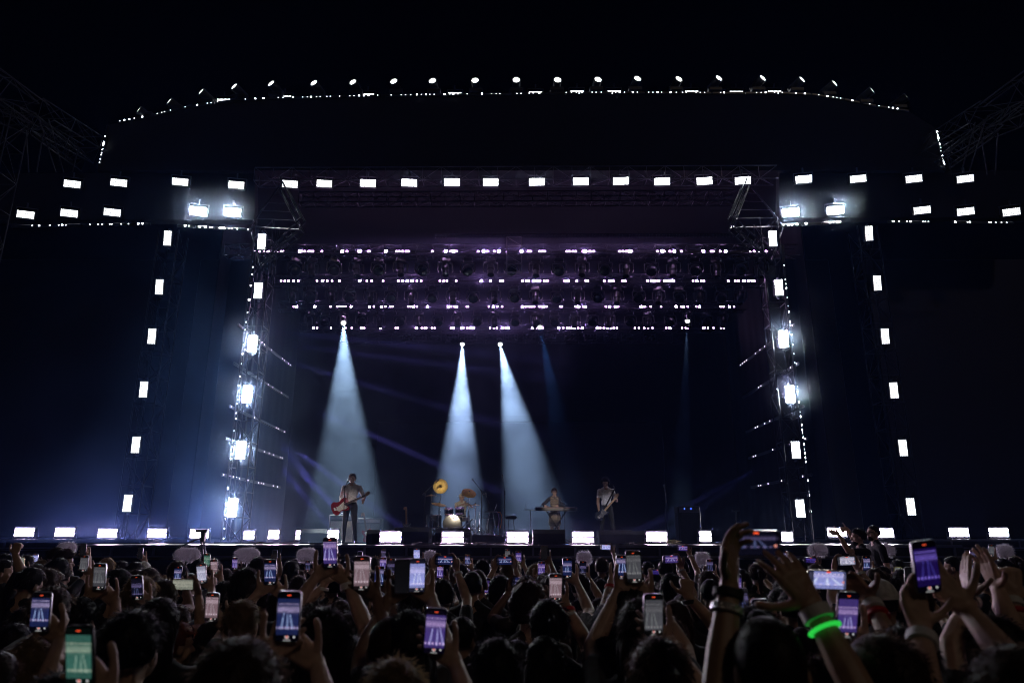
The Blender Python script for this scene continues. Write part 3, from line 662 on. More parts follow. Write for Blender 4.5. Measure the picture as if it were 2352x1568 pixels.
# ------------------------------------------------------------------ people: one continuous surface per body
V = Vector
def capsule(mb, p0, r0, p1, r1, n=9):
    mb.tube(p0, p1, r0, r1, n); mb.ball(p0, r0, 8, 5); mb.ball(p1, r1, 8, 5)
class Body:
    """collects tapered limbs and ellipsoids, then fuses them into one skin; cls: 0 skin, 1 top, 2 trousers, 3 shoes"""
    def __init__(s): s.mb = MB(); s.pr = []
    def cap(s, p0, r0, p1, r1, cls=0): p0, p1 = V(p0), V(p1); capsule(s.mb, p0, r0, p1, r1); s.pr.append((p0, r0, p1, r1, cls))
    def ell(s, c, r, cls=0, rot=None): s.mb.ball(c, r, 14, 9, rot); m = min(r); k = V(c); s.pr.append((k, sum(r) / 3, k, sum(r) / 3, cls))
    def finish(s, name, mats, vox=.009, ratio=.35, smooth=3):
        me = s.mb.mesh(name + '_raw', mats, False); o = bpy.data.objects.new('raw', me); COL.objects.link(o)
        r = o.modifiers.new('r', 'REMESH'); r.mode = 'VOXEL'; r.voxel_size = vox
        q = o.modifiers.new('s', 'SMOOTH'); q.iterations = smooth; q.factor = .5
        if ratio < 1: d = o.modifiers.new('d', 'DECIMATE'); d.ratio = ratio
        dg = bpy.context.evaluated_depsgraph_get(); out = bpy.data.meshes.new_from_object(o.evaluated_get(dg)); out.name = name
        bpy.data.objects.remove(o); bpy.data.meshes.remove(me)
        out.materials.clear()
        for m in mats: out.materials.append(m)
        nf = len(out.polygons); ce = np.empty(nf * 3, np.float32); out.polygons.foreach_get('center', ce); ce = ce.reshape(-1, 3)
        best = np.full(nf, 1e9); idx = np.zeros(nf, np.int32)
        for p0, r0, p1, r1, cl in s.pr:
            a = np.array(p0); d = np.array(p1 - p0); L = float(d @ d)
            t = np.clip(((ce - a) @ d) / L, 0, 1) if L > 1e-9 else np.zeros(nf)
            dist = np.linalg.norm(ce - (a + t[:, None] * d), axis=1) - (r0 + (r1 - r0) * t)
            m = dist < best; best[m] = dist[m]; idx[m] = cl
        out.polygons.foreach_set('material_index', idx); out.shade_smooth(); return out
def ik(S_, Wr, l1, l2, pole):
    S_, Wr = V(S_), V(Wr); d = Wr - S_; L = min(d.length, (l1 + l2) * .999); d.normalize(); a = (l1 * l1 - l2 * l2 + L * L) / (2 * L); h = math.sqrt(max(0, l1 * l1 - a * a))
    p = V(pole); p = p - d * p.dot(d); p = p.normalized() if p.length > 1e-5 else d.orthogonal().normalized()
    return S_ + d * a + p * h
def rotv(v, ax, ang): return Matrix.Rotation(ang, 3, ax) @ v
def hand(b, wr, fwd, nrm, th, curl=(.35, .4, .45, .5), spread=.07, tcurl=.3, k=1., rf=1., tout=.75):
    """palm, four unequal fingers with three joints each, and a thumb from the side of the palm"""
    wr, f = V(wr), V(fwd).normalized(); n = V(nrm); n = (n - f * n.dot(f)).normalized(); t = V(th); t = (t - f * t.dot(f) - n * t.dot(n)); t = t.normalized() if t.length > 1e-4 else f.cross(n)
    K = []
    for i in range(4):
        q = wr + (f * (.088, .092, .087, .078)[i] + t * (.031 - .0205 * i)) * k; K.append(q)
        b.cap(wr + t * (.012 - .008 * i) * k, .019 * k, q, .0125 * k)
    for i in range(3): b.cap(K[i], .012 * k, K[i + 1], .012 * k)
    b.cap(wr + f * .03 * k + t * .012 * k, .019 * k, wr + f * .06 * k - t * .012 * k, .016 * k)
    for i in range(4):
        L = (.072, .080, .074, .058)[i] * k; d = rotv(f, n, -spread * (i - 1.3) * (1 if n.dot(t.cross(f)) < 0 else -1)); ax = d.cross(n).normalized(); p = K[i]; r = .0098 * k * rf
        for j, fr in enumerate((.44, .31, .25)):
            d = rotv(d, ax, curl[i] * (1, 1.15, .8)[j]); q = p + d * L * fr; b.cap(p, r, q, r * .92); p = q; r *= .92
    p = wr + (f * .022 + t * .022) * k; d = (f * (1 - tout) + t * tout + n * .18).normalized(); q = p + d * .042 * k; b.cap(p, .016 * k, q, .0125 * k)
    for L in (.034, .028):
        d = (d + f * tcurl + n * tcurl * .55).normalized(); p, q = q, q + d * L * k; b.cap(p, .0118 * k * rf, q, .0102 * k * rf)
HZ = 1.64
def body(name, arms, mats, vox=.009, ratio=.35, legs=None, head=(0, 0), bulk=1., sleeve=.55, cls_top=1, skirt=False, head_off=(0, 0, 0), seat=False, tw=1.0):
    """arms: {'R': dict(w=wrist, pole=, hand=callable or None, e=elbow)}; R is +X when facing +Y; head=(turn, nod)"""
    b = Body(); B_ = bulk
    b.ell((0, 0, .96), (.165 * B_, .118 * B_, .125), 2 if not skirt else 1); b.ell((0, .005, 1.10), (.148 * B_ * tw, .105 * B_, .15), 1); b.ell((0, -.005, 1.29), (.168 * B_, .115 * B_, .17), 1)
    b.cap((-.14 * B_, -.005, 1.415), .066, (.14 * B_, -.005, 1.415), .066, 1)
    for s_ in (-1, 1): b.cap((s_ * .12, -.01, 1.44), .048, (s_ * .03, -.008, 1.50), .05, 1)
    hm = Matrix.Rotation(-head[0], 3, 'Z') @ Matrix.Rotation(-head[1], 3, 'X'); pv = V((0, 0, 1.53)); ho = V(head_off)
    def hp(p): return hm @ (V(p) - pv) + pv + ho
    b.cap((0, -.008, 1.45), .06, hp((0, .008, 1.58)), .055, 0)
    b.ell(hp((0, .008, 1.660)), (.075, .095, .098), 0, hm); b.ell(hp((0, .035, 1.605)), (.060, .070, .084), 0, hm); b.ell(hp((0, .078, 1.548)), (.030, .028, .024), 0, hm)
    b.cap(hp((0, .10, 1.635)), .011, hp((0, .122, 1.603)), .0145, 0); b.cap(hp((-.03, .094, 1.655)), .012, hp((.03, .094, 1.655)), .012, 0); b.cap(hp((-.018, .100, 1.572)), .009, hp((.018, .100, 1.572)), .009, 0)
    for s_ in (-1, 1): b.ell(hp((s_ * .079, .008, 1.622)), (.012, .024, .034), 0, hm); b.cap(hp((s_ * .048, .072, 1.602)), .02, hp((s_ * .045, .05, 1.575)), .02, 0)
    for s_, key in ((1, 'R'), (-1, 'L')):
        a = arms.get(key) or dict(w=(s_ * .25, .03, .86), pole=(s_ * .3, -1, 0), hand='rest'); sh = V((s_ * .185 * B_, -.005, 1.415)); w = V(a['w'])
        if 'pole' in a and 'e' not in a:
            d = w - sh
            if d.length > .565: sh = sh + d.normalized() * min(.09, d.length - .565) ; 
            if (w - sh).length > .565: w = sh + (w - sh).normalized() * .565
        e = V(a['e']) if 'e' in a else ik(sh, w, .295, .272, a['pole'])
        m = sh.lerp(e, sleeve)
        b.cap((s_ * .14 * B_, -.005, 1.415), .066, sh, .062, cls_top); b.cap(sh, .062, m, .056, cls_top)
        if sleeve < .99: b.cap(m, .046, e, .042, 0)
        fc = cls_top if a.get('long') else 0; fm = e.lerp(w, .35); r_ = .008 if a.get('long') else 0
        b.cap(e, .043 + r_, fm, .042 + r_, fc); b.cap(fm, .042 + r_, e.lerp(w, .9), .029 + r_, fc); b.cap(e.lerp(w, .9), .029, w, .026, 0)
        h = a.get('hand')
        if h == 'rest' or h is None: hand(b, w, (w - e), (-s_, .2, 0), (0, 1, .2), (.5, .55, .6, .6))
        elif callable(h): h(b, w, e)
        else: hand(b, w, *h)
    for s_ in (-1, 1):
        if legs: hi, kn, an, toe = [V(q) for q in legs[0 if s_ < 0 else 1]]
        else: hi, kn, an, toe = V((s_ * .09, 0, .92)), V((s_ * .10, .012, .49)), V((s_ * .105, -.012, .09)), V((s_ * .125, .13, .035))
        lc = 0 if skirt else 2
        b.cap(hi, .088 * B_, kn, .060, lc if not skirt else 0); b.cap(kn, .060, kn.lerp(an, .35), .056, lc); b.cap(kn.lerp(an, .35), .056, an, .042, lc); b.cap(an - V((0, .02, .035)), .042, toe, .032, 3)
    if skirt: b.cap((-.03, 0, .92), .16, (-.035, 0, .66), .175, 1); b.cap((.03, 0, .92), .16, (.035, 0, .66), .175, 1)
    return b.finish(name, mats, vox, ratio)
SKINS = [mat('skin_light', (.50, .33, .26), .5, 0, .12, 22, .15), mat('skin_tan', (.38, .24, .17), .5, 0, .12, 22, .15), mat('skin_brown', (.22, .13, .09), .48, 0, .12, 22, .15)]
TOPS = {k: mat('cloth_' + k, c_, .85, 0, .3, 30, .3) for k, c_ in dict(black=(.007, .007, .008), navy=(.008, .010, .02), grey=(.03, .03, .033), brown=(.025, .017, .012), green=(.02, .035, .022), red=(.08, .012, .014), white=(.62, .61, .63)).items()}
TROU = mat('dark_denim', (.016, .018, .028), .85, 0, .3, 40); SHOE = mat('dark_shoe', (.02, .02, .02), .6)
HAIRC = {k: mat('hair_' + k, c_, .55, 0, .45, 40, .5) for k, c_ in dict(black=(.005, .004, .004), dark=(.010, .007, .005), brown=(.024, .013, .008), blond=(.11, .07, .032), red=(.13, .028, .010), grey=(.22, .21, .20), white=(.62, .60, .62)).items()}
BM = [SKINS[0], TOPS['black'], TROU, SHOE]

# ---------------------------------------------------------------- hair and hats, shared by everybody (in the body's own frame)
def hair_mesh(style, seed=1, fine=False):
    rr = random.Random(seed); mb = MB(); c0 = V((0, .008, 1.652)); n, m = (40, 26) if fine else (26, 18)
    th = dict(short=.016, buzz=.006, curly=.042, long=.022, bun=.018, pony=.017, bob=.03)[style]; am = dict(short=.006, buzz=.002, curly=.022, long=.006, bun=.004, pony=.004, bob=.006)[style]
    fr = dict(curly=26.).get(style, 14.)
    def rad(d):
        base = 1 / math.sqrt((d.x / .076) ** 2 + (d.y / .096) ** 2 + (d.z / .100) ** 2)
        front = d.y > .30 and d.z < .38 + .25 * (d.y - .3); low = d.z < (-.52 if style in ('short', 'curly', 'buzz', 'bun', 'pony') else -.9); side = abs(d.x) > .62 and d.z < -.02 and d.y > -.12
        if front or low or (side and style in ('short', 'buzz', 'bun', 'pony')): return base - .012
        k = mnoise.noise(d * fr * .3 + V((seed, 0, 0))) * .6 + mnoise.noise(d * fr + V((0, seed, 0))) * .5
        return base + th * (1 + .35 * max(0, d.z)) + am * k
    ball = MB().ball((0, 0, 0), 1, n, m); vs = []
    for v in ball.v: d = V(v).normalized(); vs.append(c0 + d * rad(d))
    mb.add(vs, ball.f)
    if style in ('long', 'bob'):
        zb = 1.30 if style == 'long' else 1.47
        for i in range(15):
            a = math.pi * (1.06 + .88 * i / 14) ; a0 = V((math.cos(a) * .083, math.sin(a) * .10, 0)); q = [c0 + a0 * .75 + V((0, 0, .05)), c0 + a0 * 1.06 + V((0, -.004, -.03))]
            for j in range(1, 5): q.append(V((c0.x + a0.x * (1.05 + .06 * j) + rr.uniform(-.006, .006), min(c0.y + a0.y * 1.02 - .012 * j, -.03) + rr.uniform(-.006, .006), c0.z - .03 - (c0.z - .03 - zb + rr.uniform(-.03, .03)) * j / 4)))
            mb.path(q, [.02, .024, .024, .022, .018, .006], 6)
    if style == 'bun': mb.ball(c0 + V((0, -.085, .075)), (.045, .042, .042), 12, 8)
    if style == 'pony': mb.path([c0 + V((0, -.09, .05)), c0 + V((0, -.14, .03)), c0 + V((0, -.145, -.06)), c0 + V((0, -.12, -.17)), c0 + V((.01, -.11, -.24))], [.018, .026, .028, .02, .006], 8)
    ns = dict(buzz=350, curly=900).get(style, 620) * (2 if fine else 1); k = len(vs)
    for i in range(ns):
        d = V((rr.gauss(0, 1), rr.gauss(0, 1) - .25, rr.gauss(0, 1) + .35)).normalized()
        if d.y > .35 and d.z < .45: continue
        if d.z < -.5: continue
        p = c0 + d * (rad(d) - .004); tg = V((d.x * d.z, d.y * d.z - .2, -(d.x ** 2 + d.y ** 2))) + V((rr.uniform(-.5, .5), rr.uniform(-.5, .5), rr.uniform(-.3, .5))); 
        if style == 'curly': tg = V((rr.uniform(-1, 1), rr.uniform(-1, 1), rr.uniform(-1, 1)))
        L = (.010 if style == 'buzz' else .030 if style != 'curly' else .028) * rr.uniform(.6, 1.5); e = (tg.normalized() * .85 + d * .45).normalized(); w_ = e.cross(d).normalized() * .0013
        mb.add([p - w_, p + w_, p + e * L * .6 + d * .001 + w_ * .7, p + e * L - d * .004], [(0, 1, 2, 3)])
    return mb
HM = {}
def hair(style, seed=1, fine=False):
    key = (style, seed % 3, fine)
    if key not in HM: HM[key] = hair_mesh(style, seed % 3 + 1, fine).mesh('hair_' + style, HAIRC['dark'])
    return HM[key]
def cap_mesh(back=False):
    mb = MB(); c0 = V((0, .006, 1.668)); ball = MB().ball((0, 0, 0), 1, 26, 16); vs = []
    for v in ball.v:
        d = V(v).normalized(); base = 1 / math.sqrt((d.x / .082) ** 2 + (d.y / .102) ** 2 + (d.z / .105) ** 2); vs.append(c0 + d * (base + .006 if d.z > -.12 else base - .02))
    mb.add(vs, ball.f); s_ = -1 if back else 1
    pts = [(math.cos(a) * .078, s_ * (.055 + math.sin(a) * .115)) for a in [math.pi * i / 12 for i in range(13)]]
    z0 = 1.672; mb.add([(x, y, z0 - .014 * (abs(y) - .05) / .1) for x, y in pts] + [(x, y, z0 + .007 - .014 * (abs(y) - .05) / .1) for x, y in pts], [tuple(range(13)), tuple(range(13, 26))[::-1]] + [(i, i + 13, (i + 1) % 13 + 13, (i + 1) % 13) for i in range(13)])
    mb.ball((0, .006, 1.78), (.009, .009, .005), 8, 5)
    return mb.mesh('cap', TOPS['white'])
CAPS = {False: cap_mesh(False), True: cap_mesh(True)}
def band_mesh(r=.036, w=.022):
    return MB().lathe([(r, -w / 2), (r + .004, -w / 2 + .002), (r + .004, w / 2 - .002), (r, w / 2)], (0, 0, 0), (0, 0, 1), 18).mesh('wristband', TOPS['white'])
BAND = band_mesh(); BANDW = band_mesh(.036, .034); BANDT = band_mesh(.038, .009)
BANDC = dict(white=mat('band_white', (.7, .7, .72), .6), red=mat('band_red', (.55, .02, .02), .6), black=MATS['black_rubber'], green=emit('band_glow_green', (.03, .8, .08), .7), beaded=mat('band_beads', (.75, .74, .78), .25, .6, .5, 160, .8))
def band(root, w, e, kind, off=.02, wide=False):
    w, e = V(w), V(e); d = (e - w).normalized(); o = link('wristband', BANDT if kind == 'green' else BANDW if wide else BAND, root); o.location = w + d * off; o.rotation_euler = V((0, 0, 1)).rotation_difference(d).to_euler()
    k = 1 + max(0, off - .03) * 1.6; o.scale = (k, k, 1)
    o.material_slots[0].link = 'OBJECT'; o.material_slots[0].material = BANDC[kind]; return o
PEOPLE = []
def set_mats(o, ms):
    for sl, m in zip(o.material_slots, ms): sl.link = 'OBJECT'; sl.material = m
def person(mesh, loc, yaw, sc, skin=0, top='black', hs='short', hc='dark', seed=1, desc='', doing='', head=(0, 0), cap=None, fine=False, label=None, group='crowd in front of the stage', bald=False):
    o = link('person', mesh); o.location = loc; o.rotation_euler = (0, 0, yaw); o.scale = (sc,) * 3
    set_mats(o, [SKINS[skin], TOPS[top], TROU, SHOE]); o['category'] = 'person'
    if group: o['group'] = group
    hm = Matrix.Translation((0, 0, 1.53)) @ Matrix.Rotation(-head[0], 4, 'Z') @ Matrix.Rotation(-head[1], 4, 'X') @ Matrix.Translation((0, 0, -1.53))
    if cap:
        h = link('cap', CAPS[cap.startswith('back')], o); h.matrix_local = hm; h.material_slots[0].link = 'OBJECT'; h.material_slots[0].material = TOPS[cap.split('_')[-1]]
    h = link('hair', hair('buzz' if cap else hs, seed, fine), o); h.matrix_local = hm; h.material_slots[0].link = 'OBJECT'; h.material_slots[0].material = HAIRC[hc]
    if label: o['label'] = label
    PEOPLE.append(dict(o=o, hs=hs, hc=hc, cap=cap, doing=doing, desc=desc, x=loc[0], y=loc[1], label=label, top=top))
    return o

# ---------------------------------------------------------------- phones
def phone_screen(design, land=False, seed=1):
    nx, ny = (46, 24) if land else (24, 50); rr = np.random.RandomState(seed); W_, H_ = (.142, .066) if land else (.066, .142)
    u = (np.arange(nx) + .5) / nx; v = (np.arange(ny) + .5) / ny; U, Vv = np.meshgrid(u, v); D = dict(
        blue=((.010, .016, .07), (.42, .55, .95), (.75, .6, .95)), violet=((.05, .03, .16), (.50, .48, .95), (.85, .6, 1.0)), bright=((.26, .28, .62), (.75, .82, 1.0), (1.0, .85, 1.0)),
        grey=((.055, .055, .065), (.16, .17, .17), (.26, .25, .26)), pink=((.17, .11, .13), (.36, .30, .34), (.8, .65, .75)), dark=((.004, .004, .012), (.10, .12, .28), (.30, .24, .55)), green=((.03, .10, .08), (.30, .42, .34), (.62, .66, .50)),
        white=((.30, .30, .42), (.78, .76, .86), (.95, .9, .95)), off=((.003, .003, .004), (.003, .003, .004), (.003, .003, .004)), pale=((.22, .23, .19), (.34, .34, .28), (.40, .38, .30)), purple=((.008, .003, .05), (.05, .04, .30), (.30, .20, .95)))[design]
    bgc, beam, hot = [np.array(q) for q in D]; I = np.ones((ny, nx, 3)) * bgc; I *= (.75 + .5 * (1 - Vv))[..., None]
    zm, ox, oy = rr.uniform(.72, 1.5), rr.uniform(-.12, .12), rr.uniform(-.08, .08)
    U0, V0 = U, Vv
    if design != 'off':
        U = (U - .5) * zm + .5 + ox; Vv = (Vv - .45) * (zm * .5 + .5) + .45 + oy
        t0, t1 = .60, .26
        for bx, sl in ((.28, -.1), (.50, 0.0), (.60, .18)):
            k = np.clip((t0 - Vv) / (t0 - t1), 0, 1); w = .010 + .042 * k; c_ = bx + sl * k; a = np.exp(-((U - c_) / w) ** 2) * (Vv < t0) * (Vv > t1 - .05) * (1 - .55 * k); I += a[..., None] * (beam - I) * .95
        for vr, n_, st in ((.80, 11, .9), (.72, 9, .4), (.67, 10, .55), (.63, 9, .5), (.25, 6, 1.0)):
            row = np.exp(-((Vv - vr) / (.010 if vr > .3 else .02)) ** 2) * (.5 + .5 * np.cos(2 * np.pi * (U * n_ + rr.rand()))) ** 2 * st; I += row[..., None] * (hot - I)
        I += (np.exp(-((Vv - .68) / .07) ** 2) * .18)[..., None] * hot * (1 if design != 'grey' else .3)
        I[(Vv < .20)] *= .55; I[(Vv < .20)] += rr.rand(int((Vv < .20).sum()), 1) * .25 * bgc
        I *= (.82 + .36 * rr.rand(ny, nx, 1)); U, Vv = U0, V0
        if design != 'pale':
            if not land:
                I[Vv > .885] *= .03; I[Vv < .13] *= .04
                I[(abs(Vv - .945) < .013) & (abs(U - .5) < .10)] = (.85, .09, .03)
                m = ((U - .5) / .075) ** 2 + ((Vv - .075) / .033) ** 2 < 1; I[m] = (.55, .55, .55); m = ((U - .5) / .05) ** 2 + ((Vv - .075) / .022) ** 2 < 1; I[m] = (.75, .06, .03); m = ((U - .84) / .05) ** 2 + ((Vv - .075) / .022) ** 2 < 1; I[m] = (.5, .5, .5); I[(abs(Vv - .015) < .012) & (abs(U - .5) < .16)] = (.3, .3, .3)
            else:
                I[U < .13] *= .1; I[U > .93] *= .3; I[(abs(U - .53) < .05) & (Vv > .93)] = (1.0, .10, .03); m = ((U - .93) / .03) ** 2 + ((Vv - .4) / .06) ** 2 < 1; I[m] = (.7, .25, .2)
    mb = MB(); vs = [(-W_ / 2 + W_ * i / nx, 0, -H_ / 2 + H_ * j / ny) for j in range(ny + 1) for i in range(nx + 1)]
    mb.add(vs, [(j * (nx + 1) + i, j * (nx + 1) + i + 1, (j + 1) * (nx + 1) + i + 1, (j + 1) * (nx + 1) + i) for j in range(ny) for i in range(nx)])
    me = mb.mesh('screen_' + design, SCREEN, False); at = me.color_attributes.new('picture', 'FLOAT_COLOR', 'CORNER'); col = np.repeat(np.concatenate([np.clip(I, 0, 1.2), np.ones((ny, nx, 1))], 2).reshape(-1, 4), 4, axis=0)
    at.data.foreach_set('color', col.astype(np.float32).ravel()); return me
SCREEN = bpy.data.materials.new('lit_phone_screen'); SCREEN.use_nodes = True; _nt = SCREEN.node_tree; _b = _nt.nodes['Principled BSDF']; _a = _nt.nodes.new('ShaderNodeVertexColor'); _a.layer_name = 'picture'
_b.inputs['Base Color'].default_value = (.01, .01, .01, 1); _b.inputs['Roughness'].default_value = .15; _nt.links.new(_a.outputs[0], _b.inputs['Emission Color']); _b.inputs['Emission Strength'].default_value = 1.0; SCREEN.cycles.emission_sampling = 'NONE'
PB = {k: mat('phone_case_' + k, c_, .3, m_, .1, 5) for k, (c_, m_) in dict(black=((.012, .012, .014), 0), silver=((.62, .62, .66), .7), gold=((.45, .33, .2), .6), yellow=((.85, .62, .03), 0)).items()}
def rrect(w, h, r, n=5): return [(sx * (w / 2 - r) + r * math.cos(a), sz * (h / 2 - r) + r * math.sin(a)) for sx, sz, a0 in ((1, 1, 0), (-1, 1, 90), (-1, -1, 180), (1, -1, 270)) for a in [R(a0 + 90 * i / n) for i in range(n + 1)]]
_mb = MB(); _mb.prism(rrect(.074, .152, .012), 0, .009); PHONE_BODY = _mb.mesh('phone_body', PB['black'])
_mb = MB(); _mb.prism(rrect(.0715, .1495, .011), -.0012, .0002); PHONE_GLASS = _mb.mesh('phone_glass', mat('phone_glass', (.004, .004, .005), .12, 0, .1))
_mb = MB(); _mb.box((.016, .0115, .052), (.03, .006, .034), bev=.002); [_mb.lathe([(.006, 0), (.005, .002)], (.016 + .006 * q, .0145, .052 + .008 * q), (0, 1, 0), 10) for q in (-1, 1)]; PHONE_CAM = _mb.mesh('camera_bump', LENS_OFF)
SCR = {}; PHONES = []
def phone(loc, design, land=False, roll=0., tilt=.0, yaw=0., case='black', sc=1.0, desc=None, label=None):
    key = (design, land, len(PHONES) % 4 if design != 'off' else 0)
    if key not in SCR: SCR[key] = phone_screen(design, land, len(SCR) * 7 + 3)
    t = bpy.data.objects.new('mobile_phone', None); COL.objects.link(t); t.location = loc; t.empty_display_size = .05; t['category'] = 'phone'; t['group'] = 'phones held up by the crowd'
    t.rotation_mode = 'XYZ'; t.rotation_euler = (tilt, roll, yaw); t.scale = (sc,) * 3; q = (0, R(-90), 0) if land else (0, 0, 0)
    for nm, me in (('case', PHONE_BODY), ('front_glass', PHONE_GLASS), ('camera_bump', PHONE_CAM)):
        o = link(nm, me, t); o.rotation_euler = q
        if nm == 'case': o.material_slots[0].link = 'OBJECT'; o.material_slots[0].material = PB[case]
    o = link('screen', SCR[key], t); o.location = (0, -.0022, 0)
    PHONES.append(dict(o=t, design=design, land=land, case=case, p=V(loc), label=label, sc=sc)); return t

# ---------------------------------------------------------------- poses shared by the crowd
ARCH_B = {}
def hold_pose(hold, zr):
    """arms for holding a phone whose centre is (dx, yr, zr) in the body's frame; returns arms, phone centre"""
    two = hold in ('P2', 'L2'); dz = max(0, zr - .10 - 1.42); yr = max(.10, min(.40, math.sqrt(max(.02, .545 ** 2 - dz * dz - (.0 if two else .0))) - .05)); dx = 0 if two else .10
    C = V((dx, yr, zr)); arms = {}
    def grip_p(s_):
        def f(b, w, e): hand(b, w, (-s_ * .78, .04, .62), (0, -1, .05), (s_ * .62, 0, .78), (.14, .16, .18, .2), .07, .22, 1., 1.05, .62)
        return f
    def grip_l(s_):
        def f(b, w, e): hand(b, w, (-s_ * .30, .08, .95), (-s_ * .75, -.65, 0), (s_ * .2, -.95, .1), (.30, .38, .42, .45), .10, .35, 1., 1.05, .6)
        return f
    if hold == 'P1': arms['R'] = dict(w=C + V((.070, .046, -.105)), pole=(.9, -.2, -1), hand=grip_p(1))
    if hold == 'P2':
        for s_, k in ((1, 'R'), (-1, 'L')): arms[k] = dict(w=C + V((s_ * .082, .040 + .022 * (s_ > 0), -.125 - .02 * (s_ > 0))), pole=(s_ * 1.0, -.1, -1), hand=grip_p(s_))
    if hold in ('L2', 'L1'):
        for s_, k in ((1, 'R'), (-1, 'L')):
            if hold == 'L1' and s_ < 0: continue
            arms[k] = dict(w=C + V((s_ * .105, .03, -.085)), pole=(s_ * 1.0, -.1, -1), hand=grip_l(s_))
    return arms, C
def arche(hold, zr=1.6, fine=False, sleeve=.55):
    key = (hold, round(zr, 2), fine)
    if key in ARCH_B: return ARCH_B[key]
    vx, rt = (.0056, .30) if fine else (.0085, .30); C = V((0, 0, 0))
    if hold == 'N': arms = {}
    elif hold == 'U': arms = {'R': dict(w=(.20, .12, 1.90), pole=(1, -.2, -.3), hand=((-.05, .05, 1), (0, 1, 0), (-1, 0, .2), (.12, .10, .12, .15), .11, .1))}
    elif hold == 'F': arms = {'R': dict(w=(.16, .16, 1.86), pole=(1, -.2, -.3), hand=((0, .1, 1), (0, 1, 0), (-1, 0, 0), (1.35, 1.4, 1.4, 1.4), .0, 1.0))}
    elif hold == 'C': arms = {k: dict(w=(s_ * .05, .20, 1.84), pole=(s_, -.1, -.2), hand=((-s_ * .12, .1, 1), (-s_, 0, 0), (0, -1, .1), (.2, .18, .2, .25), .04, .3)) for s_, k in ((1, 'R'), (-1, 'L'))}
    else: arms, C = hold_pose(hold, zr)
    me = body('person_' + hold, arms, BM, vx, rt, sleeve=sleeve)
    ARCH_B[key] = (me, C, {k: V(a['w']) for k, a in arms.items()}); return ARCH_B[key]

HAIR_T = True
def let_light_through(m, col, k):
    nt = m.node_tree; b = nt.nodes['Principled BSDF']; out = nt.nodes['Material Output']; t = nt.nodes.new('ShaderNodeBsdfTranslucent'); t.inputs['Color'].default_value = (*col, 1)
    x = nt.nodes.new('ShaderNodeMixShader'); x.inputs[0].default_value = k; nt.links.new(b.outputs[0], x.inputs[1]); nt.links.new(t.outputs[0], x.inputs[2]); nt.links.new(x.outputs[0], out.inputs['Surface'])
for _k, _m in HAIRC.items(): _m.node_tree.nodes['Principled BSDF'].inputs['Specular IOR Level'].default_value = .25; let_light_through(_m, [min(1, q * 3 + .05) for q in dict(black=(.010, .008, .008), dark=(.022, .014, .010), brown=(.06, .032, .018), blond=(.17, .11, .05), red=(.20, .045, .015), grey=(.22, .21, .20), white=(.62, .60, .62))[_k]], .22)
# ------------------------------------------------------------------ the crowd: where the photo shows each phone and head
def Z(reg, x, y): return (x * .27234 + 640 * reg) * .91875, (y * .27234 + 1280) * .91875
rc = random.Random(21)
def zof(py, Y): return P(1176, py, Y).z
ROOTS = []
def hold_phone(reg, cx, cy, w, h, hold, design, roll=0., case='black', hs=None, hc=None, flip=False, bands=(), top=None, skin=None, Ymin=1.6, Yfix=None):
    px, py = Z(reg, cx, cy); land = hold[0] == 'L'; L = (w if land else h) * .2502
    t = 1600 * .152 / L; Y = Yfix or max(Ymin, t * (CS - (784 - py) / FPX * SN)); Y = min(Y, 10.2)
    p = P(px, py, Y); near = Y < 3.9
    z = min(max(p.z, 1.40), 2.28)
    best = min([1.3 + .1 * i for i in range(9)], key=lambda q: abs(z / q - 1.0) + (0 if z / q < 1.07 else .5)); s_ = z / best
    me, C, wr = arche(hold, best, near)
    sx = -1 if flip else 1; yaw = rc.uniform(-.12, .12) + math.atan2(-p.x, 22) * .5; ca, sa = math.cos(yaw), math.sin(yaw)
    cx_, cy_ = C.x * sx * s_, C.y * s_; root = V((p.x - (cx_ * ca - cy_ * sa), p.y - (cx_ * sa + cy_ * ca), 0))
    sc = (min(1.25, max(.8, 1.0)))
    hs = hs or rc.choice(['short', 'short', 'long', 'bob', 'curly', 'pony', 'bun', 'buzz']); hc = hc or rc.choice(['black', 'dark', 'dark', 'brown', 'brown', 'blond'])
    o = person(me, root, yaw, s_, skin if skin is not None else rc.choice([0, 0, 1, 1, 2]), top or rc.choice(['black', 'black', 'navy', 'grey', 'brown', 'green']), hs, hc, rc.randrange(9), fine=near)
    if flip: o.scale.x *= -1
    for i, bk in enumerate(bands):
        k = 'R' if 'R' in wr else list(wr)[0]; band(o, wr[k], V((.25, .12, 1.25)), bk, .025 + .035 * i, near)
    ph = phone(p, design, land, R(roll + rc.uniform(-2, 2)), R(13 + rc.uniform(-4, 4)), yaw * .3 + rc.uniform(-.12, .12), case)
    PEOPLE[-1]['phone'] = PHONES[-1]; ROOTS.append((root.x, root.y)); return o
